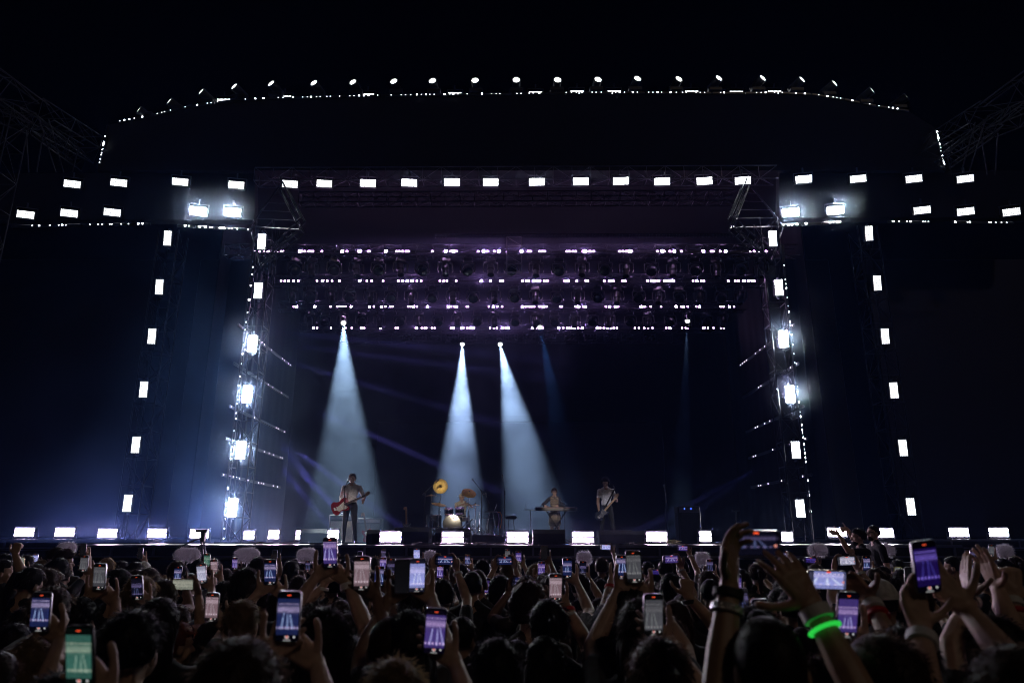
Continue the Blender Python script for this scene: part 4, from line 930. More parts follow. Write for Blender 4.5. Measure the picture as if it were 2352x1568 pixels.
PH = [
 # left quarter
 (0, 370, 915, 180, 362, 'P1', 'blue', 0, 'silver'), (0, 727, 1320, 265, 560, 'P1', 'green', 2, 'black'), (0, 912, 590, 115, 240, 'P2', 'grey', 3, 'silver'), (0, 1257, 690, 105, 225, 'P1', 'dark', 0, 'silver'),
 (0, 770, 470, 80, 150, 'P1', 'grey', 3, 'silver'), (0, 190, 475, 65, 125, 'P1', 'pale', 2, 'gold'), (0, 115, 410, 40, 90, 'P1', 'blue', 0, 'black'), (0, 762, 340, 55, 110, 'P1', 'off', 2, 'black'), (0, 322, 430, 34, 66, 'P1', 'bright', 0, 'silver'),
 (0, 1288, 375, 36, 80, 'P1', 'off', 0, 'silver'), (0, 600, 475, 50, 95, 'P1', 'dark', 3, 'black'), (0, 1632, 570, 85, 150, 'P1', 'blue', 0, 'black'), (0, 1680, 662, 200, 120, 'L1', 'pale', 2, 'gold'),
 (0, 1850, 560, 95, 185, 'P1', 'white', -7, 'black'), (0, 1900, 440, 60, 125, 'P1', 'green', 0, 'black'), (0, 1965, 500, 65, 135, 'P1', 'pink', -2, 'black'), (0, 2155, 470, 50, 110, 'P1', 'violet', 0, 'black'), (0, 1945, 870, 110, 260, 'P1', 'pink', 3, 'silver'),
 # centre left
 (1, 680, 370, 140, 275, 'P2', 'violet', 1, 'black', 'short', 'dark', False, ('white',)), (1, 295, 955, 225, 455, 'P2', 'blue', 0, 'silver'), (1, 1645, 1090, 205, 415, 'P1', 'violet', 2, 'black', None, 'blond'),
 (1, 970, 560, 145, 310, 'P1', 'pink', 1, 'black'), (1, 1480, 580, 145, 310, 'P1', 'bright', 0, 'black'), (1, 1345, 590, 125, 310, 'P1', 'off', 0, 'black', None, None, True), (1, 130, 550, 135, 235, 'P2', 'blue', 0, 'black'),
 (1, 1130, 590, 95, 185, 'P1', 'blue', 3, 'black'), (1, 1165, 480, 65, 130, 'P1', 'violet', 2, 'silver'), (1, 1240, 500, 75, 160, 'P1', 'dark', 1, 'black'), (1, 1475, 390, 65, 125, 'P1', 'bright', 0, 'black'),
 (1, 1730, 440, 170, 108, 'L2', 'blue', 2, 'black', 'short', 'dark', False, ('white',)), (1, 1690, 550, 65, 135, 'P1', 'violet', 1, 'black'), (1, 1940, 440, 55, 105, 'P1', 'blue', 3, 'yellow'), (1, 1945, 490, 40, 84, 'P1', 'bright', 0, 'black'),
 (1, 2110, 680, 80, 155, 'P1', 'violet', 1, 'silver'), (1, 2280, 445, 150, 78, 'L2', 'blue', 0, 'black'), (1, 2270, 600, 50, 96, 'P1', 'blue', 0, 'black'), (1, 2310, 390, 55, 105, 'P1', 'grey', 0, 'black'),
 (1, 170, 395, 62, 95, 'P1', 'off', 2, 'silver'), (1, 475, 495, 50, 90, 'P1', 'dark', 0, 'black'), (1, 955, 410, 66, 100, 'P1', 'off', 0, 'silver'), (1, 1170, 385, 55, 84, 'P1', 'dark', 0, 'black'),
 # centre right
 (2, 60, 410, 60, 115, 'P1', 'violet', 0, 'silver'), (2, 295, 370, 60, 125, 'P1', 'off', 1, 'gold'), (2, 270, 520, 65, 140, 'P2', 'violet', 2, 'silver'), (2, 85, 640, 170, 100, 'L2', 'blue', 4, 'black'), (2, 400, 690, 130, 255, 'P1', 'pink', 0, 'silver', None, None, False, ('red', 'white')),
 (2, 507, 510, 90, 185, 'P1', 'blue', 1, 'silver'), (2, 650, 515, 75, 140, 'P1', 'dark', 1, 'silver'), (2, 860, 320, 88, 50, 'L1', 'bright', 0, 'black'), (2, 1005, 500, 95, 215, 'P1', 'blue', 1, 'silver', None, None, True, ('red', 'white')), (2, 1118, 500, 140, 295, 'P2', 'grey', 0, 'black'),
 (2, 1458, 430, 148, 80, 'L1', 'violet', -3, 'silver', None, None, False, ('beaded',)), (2, 1332, 550, 105, 60, 'L2', 'purple', 0, 'black'), (2, 1565, 330, 90, 56, 'L1', 'violet', 1, 'black', None, None, False, ('white',)), (2, 1815, 500, 62, 135, 'P1', 'dark', 2, 'black'),
 (2, 1105, 830, 130, 262, 'P1', 'dark', 1, 'silver'), (2, 1300, 940, 205, 378, 'P1', 'grey', 1, 'silver', None, 'brown'), (2, 2050, 690, 112, 245, 'P1', 'violet', 2, 'gold'), (2, 2105, 850, 130, 300, 'P1', 'dark', -3, 'black'), (2, 2280, 950, 150, 310, 'P1', 'violet', 0, 'silver'), (2, 2245, 515, 60, 115, 'P1', 'pale', 1, 'silver'),
 # right quarter
 (3, 730, 945, 210, 425, 'P1', 'violet', 1, 'black'), (3, 388, 440, 110, 62, 'L1', 'purple', 2, 'black', None, None, False, ('white', 'red')), (3, 720, 445, 165, 92, 'L2', 'white', 0, 'black', None, None, False, ('white',)),
 (3, 905, 475, 70, 150, 'P1', 'blue', 1, 'gold'), (3, 1195, 580, 65, 155, 'P1', 'pale', 4, 'yellow'), (3, 1295, 485, 112, 62, 'L1', 'off', -2, 'silver'), (3, 1300, 600, 92, 190, 'P1', 'off', 0, 'black', None, None, False, ('white',)), (3, 1885, 405, 80, 120, 'P1', 'dark', 2, 'silver'), (3, 2050, 350, 70, 110, 'P1', 'grey', 3, 'silver'),
 (3, 1640, 575, 44, 92, 'P1', 'off', 2, 'silver'), (3, 1735, 575, 44, 92, 'P1', 'off', -2, 'silver'), (3, 165, 405, 45, 90, 'P1', 'dark', 0, 'black'), (3, 305, 480, 50, 100, 'P1', 'pink', 3, 'black'), (3, 2215, 520, 48, 96, 'P1', 'off', 0, 'black'),
]
for a in PH: hold_phone(*a)

# people watching, with nothing in their hands: (region, x, y of the crown, width, hair, colour, turn of the head, nod, cap)
HW_ = dict(short=.178, buzz=.162, curly=.235, long=.20, bun=.185, pony=.182, bob=.215)
HD = [
 (0, 1235, 885, 470, 'short', 'black', .1, 0), (0, 1620, 1000, 300, 'short', 'red', .7, 0), (0, 1090, 512, 215, 'short', 'black', .5, 0), (0, 490, 300, 95, 'buzz', 'brown', 1.2, .35), (0, 600, 360, 150, 'curly', 'brown', 1.3, 0), (0, 1450, 590, 190, 'bun', 'blond', 0, 0), (0, 1520, 572, 120, 'short', 'blond', .3, 0),
 (0, 985, 420, 140, 'long', 'blond', .2, 0), (0, 1240, 478, 165, 'curly', 'dark', 0, 0), (0, 1318, 450, 120, 'short', 'brown', .9, 0, 'front_white'), (0, 1630, 445, 140, 'short', 'brown', .5, 0), (0, 1820, 432, 130, 'short', 'black', 0, 0, 'front_black'), (0, 2080, 512, 110, 'short', 'dark', 0, 0), (0, 2262, 500, 262, 'short', 'dark', 0, 0), (0, 2200, 700, 285, 'bob', 'dark', 0, 0), (0, 1630, 890, 270, 'curly', 'brown', 0, 0),
 (0, 2090, 1080, 290, 'long', 'blond', .2, 0), (0, 2000, 1480, 260, 'short', 'dark', 0, 0), (0, 330, 1180, 420, 'bob', 'blond', 0, 0), (0, 560, 1460, 560, 'short', 'black', 0, 0), (0, 30, 430, 150, 'short', 'dark', 1.1, 0), (0, 250, 490, 210, 'pony', 'dark', .4, .3), (0, 335, 468, 130, 'short', 'dark', 1.2, 0), (0, 60, 375, 90, 'short', 'black', .3, 0), (0, 250, 385, 110, 'short', 'black', .2, 0), (0, 385, 600, 110, 'bob', 'blond', 0, 0), (0, 480, 670, 200, 'short', 'dark', 0, .2), (0, 1110, 462, 100, 'short', 'dark', .3, 0, 'front_black'), (0, 565, 860, 220, 'curly', 'dark', .2, 0), (0, 490, 440, 130, 'short', 'dark', .2, 0),
 (1, 590, 975, 230, 'short', 'black', 0, 0), (1, 840, 1130, 400, 'long', 'black', 0, 0), (1, 1090, 1400, 480, 'bun', 'dark', 0, 0), (1, 2210, 1145, 440, 'short', 'black', 0, 0), (1, 735, 860, 270, 'bob', 'black', 0, 0), (1, 2080, 428, 140, 'short', 'black', 0, 0), (1, 1985, 520, 180, 'buzz', 'dark', .1, 0), (1, 2085, 505, 140, 'short', 'brown', 0, 0), (1, 400, 525, 80, 'short', 'brown', 0, 0), (1, 640, 530, 150, 'bun', 'dark', 0, 0), (1, 1420, 990, 360, 'long', 'blond', 0, 0), (1, 1660, 835, 220, 'short', 'dark', 0, 0, 'front_grey'),
 (2, 155, 680, 370, 'curly', 'brown', 0, 0), (2, 390, 1020, 310, 'long', 'brown', 0, 0), (2, 50, 1165, 330, 'short', 'black', 0, 0), (2, 300, 1145, 400, 'long', 'black', 0, 0), (2, 840, 1170, 440, 'bob', 'brown', 0, 0), (2, 890, 830, 330, 'short', 'black', 0, 0), (2, 1080, 985, 330, 'long', 'dark', 0, 0), (2, 650, 900, 180, 'short', 'brown', .3, 0), (2, 815, 605, 160, 'short', 'black', 0, 0), (2, 890, 488, 115, 'short', 'brown', .1, 0), (2, 640, 780, 210, 'long', 'dark', 0, 0), (2, 800, 780, 160, 'short', 'brown', 0, 0), (2, 1500, 825, 290, 'bob', 'brown', 0, 0), (2, 1590, 780, 280, 'curly', 'dark', 0, 0), (2, 1400, 670, 170, 'bob', 'brown', 0, 0), (2, 1560, 670, 160, 'long', 'red', 0, 0), (2, 1460, 630, 140, 'short', 'dark', 0, 0), (2, 1815, 590, 180, 'buzz', 'dark', .2, 0), (2, 2335, 520, 115, 'short', 'grey', -1.2, 0), (2, 1245, 450, 90, 'short', 'black', 0, 0),
 (3, 310, 1050, 270, 'short', 'dark', 0, 0), (3, 450, 1385, 520, 'curly', 'brown', 0, 0), (3, 1030, 615, 270, 'short', 'dark', .4, 0, 'front_white'), (3, 1140, 765, 230, 'short', 'dark', 0, 0), (3, 1060, 490, 100, 'pony', 'black', -1.1, .1), (3, 1190, 430, 130, 'short', 'dark', 0, 0), (3, 1690, 402, 125, 'short', 'dark', -1.1, 0), (3, 1075, 1190, 260, 'long', 'black', 0, 0), (3, 2270, 1000, 330, 'short', 'black', 0, 0), (3, 100, 690, 220, 'short', 'dark', 0, 0), (3, 640, 735, 200, 'pony', 'brown', 0, 0), (3, 2290, 1290, 300, 'curly', 'brown', 0, 0), (3, 2280, 420, 90, 'short', 'dark', 0, 0), (3, 2120, 470, 80, 'short', 'brown', 0, 0),
]
HEADB = {}
def head_body(turn, nod, fine):
    key = (round(turn * 2.5) / 2.5, round(nod, 1), fine)
    if key not in HEADB: HEADB[key] = body('person_watching', {}, BM, .0085 if not fine else .0065, .3, head=key[:2])
    return HEADB[key], key[:2]
def watcher(reg, x, y, w, hs, hc, turn=0., nod=0., cap=None, Yfix=None, sc_lim=(.86, 1.13)):
    px, py = Z(reg, x, y); Y = Yfix or 1600 * (HW_[hs] if not cap else .18) / (w * .2502) * (CS - (784 - py) / FPX * SN); Y = max(1.75, min(10.0, Y))
    top = P(px, py, Y).z; s_ = top / 1.775
    if s_ > sc_lim[1] or s_ < sc_lim[0]:
        s_ = min(max(s_, sc_lim[0]), sc_lim[1]); k = (top - CAMZ) / Y; Y = max(1.7, min(10.2, (s_ * 1.775 - CAMZ) / k)) if abs(k) > .01 else Y; s_ = min(max(P(px, py, Y).z / 1.775, .84), 1.15)
    p = P(px, py, Y); me, hd_ = head_body(turn, nod, Y < 3.2)
    yaw = math.atan2(-p.x, 22) * .5
    o = person(me, (p.x, p.y, 0), yaw, s_, rc.choice([0, 0, 1, 1, 2]), rc.choice(['black', 'black', 'navy', 'grey', 'brown']), hs, hc, rc.randrange(9), doing='watching', head=hd_, cap=cap, fine=Y < 3.2)
    ROOTS.append((p.x, p.y)); return o
for a in HD: watcher(*a)
# raised hands and fists without a phone: (region, x, y of the hand, length in the picture, pose)
for reg, x, y, L, pose, fl, bands in [(0, 505, 520, 120, 'C', 0, ('white',)), (2, 1615, 690, 190, 'F', 0, ('black',)), (1, 630, 600, 150, 'F', 1, ('white',)), (0, 150, 330, 110, 'F', 0, ()), (1, 1105, 440, 80, 'U', 0, ()), (2, 335, 500, 110, 'U', 0, ()), (3, 2110, 560, 200, 'U', 1, ('white',)), (0, 790, 360, 70, 'U', 0, ())]:
    px, py = Z(reg, x, y); t = 1600 * (.19 if pose != 'F' else .11) / (L * .2502); Y = min(10, t * (CS - (784 - py) / FPX * SN)); p = P(px, py, Y); me, C, wr = arche(pose, 1.6, Y < 3.9)
    w = wr['R']; hz = w.z + (.09 if pose != 'F' else .05); s_ = min(max(p.z / hz, .84), 1.12); sx = -1 if fl else 1
    cx_ = (w.x if pose != 'C' else 0) * sx * s_; root = V((p.x - cx_, p.y - w.y * s_, 0))
    o = person(me, root, 0, s_, rc.choice([0, 1]), 'black', rc.choice(['short', 'long', 'pony']), rc.choice(['dark', 'brown']), rc.randrange(9), doing={'C': 'both hands pressed together overhead', 'F': 'a fist raised', 'U': 'an open hand raised'}[pose], fine=Y < 3.9)
    if fl: o.scale.x *= -1
    for i, bk in enumerate(bands): band(o, w, V((.25, .12, 1.3)), bk, .025 + .035 * i)
    ROOTS.append((root.x, root.y))

# ---------------------------------------------------------------- the close figures on the right, each posed by itself
def close_person(rx, ry, sc, arms_px, hs, hc, skin, top, label, head=(0, 0), bands=(), bulk=1.0):
    """arms_px: key -> (wrist(px,py,Y), elbow(px,py,Y), hand settings)"""
    arms = {}; rt = V((rx, ry, 0))
    for k, (w, e, h) in arms_px.items(): arms[k] = dict(w=(P(*w) - rt) / sc, e=(P(*e) - rt) / sc, hand=h)
    me = body('person_close', arms, BM, .0052, .34, sleeve=.5, head=head, bulk=bulk)
    o = person(me, rt, 0, sc, skin, top, hs, hc, 2, fine=True, label=label, head=head)
    for k, bk, off, wide in bands: band(o, arms[k]['w'], arms[k]['e'], bk, off, wide)
    ROOTS.append((rx, ry)); return o
x0 = P(1755, 1480, 1.95).x
close_person(x0, 1.88, 1.06, {'L': ((1676, 1338, 2.06), (1650, 1592, 1.98), ((.10, .05, 1), (.75, -.6, .1), (.35, -.8, .25), (.35, .4, .45, .5), .10, .35, 1.02)), 'R': ((1866, 1392, 2.06), (1985, 1610, 1.95), ((-.50, .05, .86), (-.3, .9, .2), (-.72, -.2, -.4), (.22, .2, .22, .28), .14, .25, 1.05))},
    'buzz', 'dark', 1, 'black', 'cropped haired person holding the largest sideways phone, glowing green band on the right wrist', (0, .25), [('L', 'black', .03, False), ('L', 'beaded', .07, False), ('R', 'white', .02, True), ('R', 'green', .06, False)])
phone(P(1733, 1247, 2.09), 'dark', True, 0, R(13), 0, 'silver', .98, label='largest sideways phone, silver rimmed with a dark screen, held high on the right')
close_person(P(2075, 1600, 2.5).x, 2.45, 1.0, {'R': ((2000, 1380, 2.90), (2090, 1560, 2.62), ((-.62, .1, .75), (-.5, -.75, -.3), (-.3, -.8, -.45), (.45, .5, .5, .55), .08, .3, 1.0))}, 'short', 'dark', 1, 'black', 'person whose bare banded arm slants up to a bright sideways phone', (0, 0), [('R', 'white', .03, True), ('R', 'red', .075, False)])
phone(P(1900, 1331, 2.86), 'bright', True, R(2), R(13), 0, 'gold', 1.0, label='sideways phone with bright lilac picture, gripped by a dark hand at one end')
close_person(P(2250, 1660, 1.9).x, 1.72, 1.02, {'L': ((2116, 1446, 2.16), (2126, 1620, 1.98), ((-.06, .10, .98), (.15, -1, 0), (.9, 0, .45), (.05, .30, .35, .4), .05, .5, 1.02)), 'R': ((2222, 1400, 2.18), (2352, 1556, 1.98), ((-.62, .12, .76), (-.1, -1, .1), (.6, -.1, .6), (.16, .18, .2, .22), .06, .3, 1.0))}, 'long', 'brown', 0, 'grey', 'person holding a purple lit phone with both hands, broad white band on one wrist', (0, 0), [('L', 'white', .04, True)])
phone(P(2128, 1301, 2.12), 'purple', False, R(-6), R(13), 0, 'silver', 1.0, label='large upright phone with a purple glowing screen, right of the crew men')
close_person(P(2262, 1560, 2.9).x, 2.78, 1.0, {'L': ((2232, 1373, 3.0), (2186, 1476, 2.86), ((-.03, .05, 1), (1, -.1, 0), (0, -1, .2), (.10, .10, .10, .12), .02, .2, 1.05)), 'R': ((2292, 1352, 3.0), (2330, 1460, 2.86), ((-.25, .05, .97), (-1, -.1, 0), (-.1, -1, .3), (.12, .1, .12, .15), .10, .2, 1.05))}, 'short', 'dark', 0, 'black', 'person clapping, both bare hands raised with the fingers up near the right edge', (0, 0), [('L', 'beaded', .02, False)])
close_person(P(2395, 1520, 3.0).x, 2.85, 1.03, {'L': ((2322, 1378, 3.0), (2372, 1500, 2.85), ((.1, .1, 1), (.3, 1, 0), (1, 0, 0), (1.3, 1.4, 1.4, 1.4), 0, 1.0, 1.25))}, 'short', 'black', 0, 'black', 'person at the right edge raising a fist, white and red wristbands below it', (0, 0), [('L', 'white', .02, True), ('L', 'red', .065, False)])

# ---------------------------------------------------------------- the rest of the dark crowd, filling the gaps without hiding the phones
def rect(ph):
    x, y = proj(ph['p']); d = math.dist(ph['p'], (0, 0, CAMZ)); k = FPX * ph['sc'] / d; w, h = (.152, .074) if ph['land'] else (.074, .152); return x - w * k / 2, y - h * k / 2, x + w * k / 2, y + h * k / 2, ph['p'].y
RECTS = [rect(q) for q in PHONES]
def hides(x, y, top_z, hw=.13):
    x0, y0 = proj((x, y, top_z)); d = y; k = FPX / d
    for a, b, c_, d_, Yp in RECTS:
        if Yp > y - .05 and a - 4 < x0 + hw * k and c_ + 4 > x0 - hw * k and d_ + 6 > y0: return True
    return False
nf = 0; Yr_ = 2.3
while Yr_ < 8.3 and len(PEOPLE) < 262:
    half = .74 * Yr_ + .5; n = int(2 * half / .66); off = rc.uniform(0, .3)
    for i in range(n + 1):
        x = -half + i * .66 + off + rc.uniform(-.10, .10); y = Yr_ + rc.uniform(-.12, .12)
        if any((x - a) ** 2 + (y - b) ** 2 < .40 ** 2 for a, b in ROOTS): continue
        for ht in (rc.uniform(1.56, 1.76), 1.5):
            if not hides(x, y, ht): break
        else: continue
        me, hd_ = head_body(rc.choice([0, 0, .4, -.4]), 0, False)
        person(me, (x, y, 0), rc.uniform(-.15, .15), ht / 1.775, rc.choice([0, 1, 2]), rc.choice(['black', 'black', 'navy', 'brown']), rc.choice(['short', 'short', 'long', 'bob', 'curly', 'bun', 'pony']), rc.choice(['black', 'dark', 'dark', 'brown']), rc.randrange(9), doing='filler', head=hd_)
        ROOTS.append((x, y)); nf += 1
    Yr_ += .68
print('people', len(PEOPLE), 'fill', nf, 'phones', len(PHONES), 'bodies', len(ARCH_B), len(HEADB))
# ------------------------------------------------------------------ the band and its gear
def pt(px, py, Y): return P(px, py, Y)
WOOD = mat('maple_neck', (.38, .22, .10), .4, 0, .25, 30); REDG = mat('red_lacquer', (.22, .010, .014), .22, 0, .1, 3, 0, .6); PICK = mat('cream_pickguard', (.70, .66, .58), .35, 0, .1, 4); ROSE = mat('rosewood', (.05, .026, .018), .5, 0, .3, 40)
CREAM = mat('cream_grille_cloth', (.52, .49, .38), .8, 0, .25, 60); TEAL = mat('grey_tolex', (.07, .085, .085), .7, 0, .2, 40); HEADW = mat('drum_head_white', (.62, .60, .55), .5, 0, .1, 6); GREYHEAD = mat('drum_head_smoked', (.085, .082, .08), .45, 0, .15, 5)
NAVYD = mat('dark_blue_drum_shell', (.014, .018, .04), .18, 0, .2, 6, 0, .7); KEYRED = mat('dark_red_keyboard_shell', (.06, .007, .008), .3, 0, .15, 5); WHITE = mat('white_plastic', (.75, .75, .75), .35); BOTTLE = mat('clear_blue_bottle', (.25, .45, .75), .12); BLUECAP = mat('blue_bottle_cap', (.03, .08, .5), .4); ORANGE = mat('orange_cable', (.75, .25, .05), .6); VIOLET_C = mat('violet_cable', (.35, .22, .55), .6)
KNIT = bpy.data.materials.new('zigzag_knit'); KNIT.use_nodes = True; _n = KNIT.node_tree; _b = _n.nodes['Principled BSDF']; _w = _n.nodes.new('ShaderNodeTexWave'); _w.wave_type = 'BANDS'; _w.bands_direction = 'Z'; _w.inputs['Scale'].default_value = 4.2
_tc = _n.nodes.new('ShaderNodeTexCoord'); _s = _n.nodes.new('ShaderNodeSeparateXYZ'); _n.links.new(_tc.outputs['Object'], _s.inputs[0]); _z = math_n(_n, 'ADD', _s.outputs[2], math_n(_n, 'PINGPONG', _s.outputs[0], .045)); _c = _n.nodes.new('ShaderNodeCombineXYZ'); _n.links.new(_z, _c.inputs[2]); _n.links.new(_c.outputs[0], _w.inputs['Vector'])
_r = _n.nodes.new('ShaderNodeValToRGB'); _r.color_ramp.interpolation = 'CONSTANT'; _r.color_ramp.elements[0].color = (.02, .02, .025, 1); _r.color_ramp.elements[1].color = (.42, .34, .26, 1); _r.color_ramp.elements[1].position = .5; _n.links.new(_w.outputs['Fac'], _r.inputs[0]); _n.links.new(_r.outputs[0], _b.inputs['Base Color']); _b.inputs['Roughness'].default_value = .8
def singer(name_mesh, arms, loc, yaw, sc, skin, mats_, hs, hc, label, head=(0, 0), eyes=True, hoff=(0, 0, 0), **kw):
    me = body(name_mesh, arms, BM, .0075, .5, head=head, head_off=hoff, **kw)
    o = link('person', me); o.location = loc; o.rotation_euler = (0, 0, yaw); o.scale = (sc,) * 3; set_mats(o, mats_); tag(o, label, 'person', 'people on the stage')
    hm = Matrix.Translation(V((0, 0, 1.53)) + V(hoff)) @ Matrix.Rotation(-head[0], 4, 'Z') @ Matrix.Rotation(-head[1], 4, 'X') @ Matrix.Translation((0, 0, -1.53))
    if hs:
        h = link('hair', hair(hs, 2, True), o); h.matrix_local = hm; h.material_slots[0].link = 'OBJECT'; h.material_slots[0].material = HAIRC[hc]
    if eyes:
        mb = MB(); [mb.ball((s_ * .031, .089, 1.636), (.013, .010, .008), 8, 6) for s_ in (-1, 1)]; e = mb.build('eyes', MATS['black_rubber'], o); e.matrix_local = hm
        mb = MB(); mb.box((0, .1015, 1.5675), (.036, .008, .006), bev=.002); e = mb.build('mouth', mat('lips', (.30, .12, .11), .5), o); e.matrix_local = hm
    return o
def guitar(name, label, a, b_, depth_off, red=True, bass=False, strap=True, cat='guitar', flip=False):
    """lies in an upright plane from the body's end a to the tip of the headstock b_"""
    a, b_ = V(a), V(b_); L = (b_ - a).length; x = (b_ - a).normalized(); y = V((0, 1, 0)); y = (y - x * y.dot(x)).normalized(); z = x.cross(y)
    m = Matrix((x, y, z)).transposed().to_4x4(); m.translation = a
    t = thing(name, label, cat, a); t.rotation_euler = m.to_euler(); k = L
    body_o = [(0, .02), (.01, .10), (.05, .155), (.12, .165), (.19, .125), (.25, .12), (.31, .155), (.40, .17), (.435, .13), (.40, .085), (.375, .035), (.375, -.03), (.41, -.075), (.42, -.12), (.38, -.15), (.31, -.145), (.25, -.105), (.19, -.105), (.12, -.155), (.05, -.15), (.01, -.08)]
    mb = MB(); mb.prism([(p * k * .98, q * k * (1.02 if not bass else .9)) for p, q in body_o], .0, .045); mb.build('body', REDG if red else NAVYD, t)
    mb = MB(); mb.prism([(p * k, q * k * .8) for p, q in [(.10, -.04), (.14, .02), (.22, .05), (.33, .10), (.36, .03), (.36, -.03), (.38, -.11), (.33, -.13), (.24, -.10), (.16, -.12)]], -.006, -.001); mb.build('pickguard', PICK if red else mat('dark_pickguard', (.05, .05, .055), .3), t)
    mb = MB(); mb.box((k * .60, -.012, 0), (k * .52, .022, .052)); mb.build('neck', ROSE if red else WOOD, t)
    mb = MB(); mb.prism([(k * .855, -.026), (k * .87, .03), (k * .90, .055), (k * .99, .050), (k * 1.0, .02), (k * .985, -.015), (k * .90, -.03)], -.02, -.004)
    for i in range(6 if not bass else 4): mb.box((k * (.885 + .018 * i), -.012, .066), (.012, .012, .03))
    mb.build('headstock', WOOD, t)
    mb = MB(); [mb.box((k * q, -.010, 0), (.018, .012, .07)) for q in (.14, .24, .33)]; mb.box((k * .08, -.010, 0), (.04, .014, .075)); mb.build('pickups', WHITE if red else MATS['chrome_hardware'], t)
    return t
def mic_stand(label, base, top, boom=None, mic=True, r=.012, name='microphone_stand', foot='round'):
    base, top = V(base), V(top); t = thing(name, label, 'microphone stand', base); d = top - base; mb = MB(); mb.tube((0, 0, 0), d, r)
    mb.build('pole', MATS['black_painted_metal'], t)
    mb = MB()
    if foot == 'round': mb.lathe([(.14, 0), (.14, .012), (.03, .03), (.02, .06)], (0, 0, 0), (0, 0, 1), 16)
    else:
        for q in range(3): a = 2.1 * q + .4; mb.tube((0, 0, .16), (math.cos(a) * .3, math.sin(a) * .3, .012), .012)
    mb.build('foot', MATS['black_painted_metal'], t)
    tip = d
    if boom is not None:
        tip = V(boom) - base; bk = d + (d - tip) * .3; mb = MB(); mb.tube(bk, tip, .009); mb.tube(bk, bk + (tip - d).normalized() * .1, .018); mb.ball(d, .028, 8, 6); mb.build('boom', MATS['black_painted_metal'], t)
    if mic:
        ax = (tip - (d if boom is not None else V((0, 0, 0)))).normalized(); ax = (ax + V((0, .25, 0))).normalized(); mb = MB(); mb.lathe([(.012, -.02), (.018, .10), (.026, .13), (.028, .16), (.018, .185), (.002, .19)], tip, ax, 12); mb.build('microphone', mat('mic_body', (.12, .12, .12), .35, .6), t)
    return t
def wedge(label, p, w, d, h, yaw=0, name='floor_monitor', back=.45):
    t = thing(name, label, 'speaker', p, (0, 0, yaw)); mb = MB(); prof = [(-d / 2, 0), (d / 2, 0), (d / 2, h * back), (d * .12, h), (-d * .38, h), (-d / 2, h * .72)]
    mb.add([(-w / 2, y, z) for y, z in prof] + [(w / 2, y, z) for y, z in prof], [(0, 1, 2, 3, 4, 5)[::-1], (6, 7, 8, 9, 10, 11)] + [(i, (i + 1) % 6, (i + 1) % 6 + 6, i + 6) for i in range(6)]); mb.build('cabinet', mat('black_speaker_paint', (.012, .012, .016), .6, 0, .2, 60, .3), t, False)
    mb = MB(); a, b_ = V((0, d / 2, h * back)), V((0, d * .12, h)); c0 = (a + b_) / 2; n = V((0, b_.z - a.z, a.y - b_.y)).normalized(); rot = Matrix((V((1, 0, 0)), (b_ - a).normalized(), n)).transposed(); mb.box(c0 + n * .006, (w * .9, (b_ - a).length * .9, .012), rot); mb.build('grille', M['grille'], t, False)
    mb = MB()
    for s_ in (-1, 1): mb.box((s_ * (w / 2 + .004), 0, h * .4), (.008, .16, .06))
    mb.build('handle', M['rubber'], t, False); return t
F = FLOOR
# ---- frontman
Yg = 19.35; gx = pt(800, 1248, Yg).x
ga, gb = pt(762, 1172, Yg - .22), pt(851, 1132, Yg - .24)
def tol(w, loc, yaw, sc): return (Matrix.Rotation(-yaw, 3, 'Z') @ (V(w) - V(loc))) / sc
loc = V((gx, Yg, F)); sc = 1.05
rw, lw = tol(pt(786, 1156, Yg - .23), loc, math.pi, sc), tol(pt(833, 1150, Yg - .20), loc, math.pi, sc)
singer('person_guitarist', {'R': dict(w=rw + V((.03, -.03, .02)), pole=(.45, -1, -.5), long=True, hand=((-.5, .1, -.75), (0, -1, -.3), (-.6, .2, .7), (.5, .6, .6, .6), .05, .5)), 'L': dict(w=lw + V((.01, -.05, -.05)), pole=(-.5, -.5, -1), hand=((-.2, .3, .9), (.6, .6, .3), (0, 1, -.2), (.9, .9, .9, .9), .03, .5))}, loc, math.pi, sc, 0,
       [SKINS[0], TOPS['white'], TROU, SHOE], 'short', 'brown', 'guitarist in a loose white shirt and dark trousers singing at the front microphone', (.05, -.12), bulk=1.08, sleeve=.92, legs=[((-.09, 0, .92), (-.13, .03, .49), (-.17, 0, .09), (-.22, .13, .035)), ((.09, 0, .92), (.12, .02, .49), (.13, -.01, .09), (.16, .14, .035))])
mb = MB(); guitar('electric_guitar', 'red electric guitar with a cream pickguard slung on the guitarist', ga, gb, 0)
mic_stand('thin black microphone stand in front of the guitarist', (pt(790, 1250, 18.9).x, 18.75, F), pt(792, 1118, 18.75), pt(797, 1108, 18.85), True)
# amplifiers and spare guitars behind him
def amp(label, px, py0, w, h, d, Y, clo, shell, z0=F, knobs=True):
    x = pt(px, py0, Y).x; t = thing('amplifier', label, 'amplifier', (x, Y, z0)); mb = MB(); mb.box((0, 0, h / 2), (w, d, h), bev=.02); mb.build('cabinet', shell, t, False)
    mb = MB(); mb.box((0, -d / 2 - .004, h * .42), (w * .86, .012, h * .70)); mb.build('grille_cloth', clo, t, False)
    mb = MB(); mb.box((0, -d / 2 - .004, h * .89), (w * .86, .01, h * .12))
    for i in range(6): mb.lathe([(.014, 0), (.012, .02)], (-w * .34 + w * .136 * i, -d / 2 - .008, h * .89), (0, -1, 0), 8)
    mb.build('control_panel', M['alu'], t, False); mb = MB(); mb.path([(-.12, 0, h), (-.1, 0, h + .04), (.1, 0, h + .04), (.12, 0, h)], .012); mb.build('handle', M['rubber'], t); return t
amp('tall amplifier with a cream grille behind the guitarist', 786, 1240, .78, .84, .34, 21.6, CREAM, TEAL)
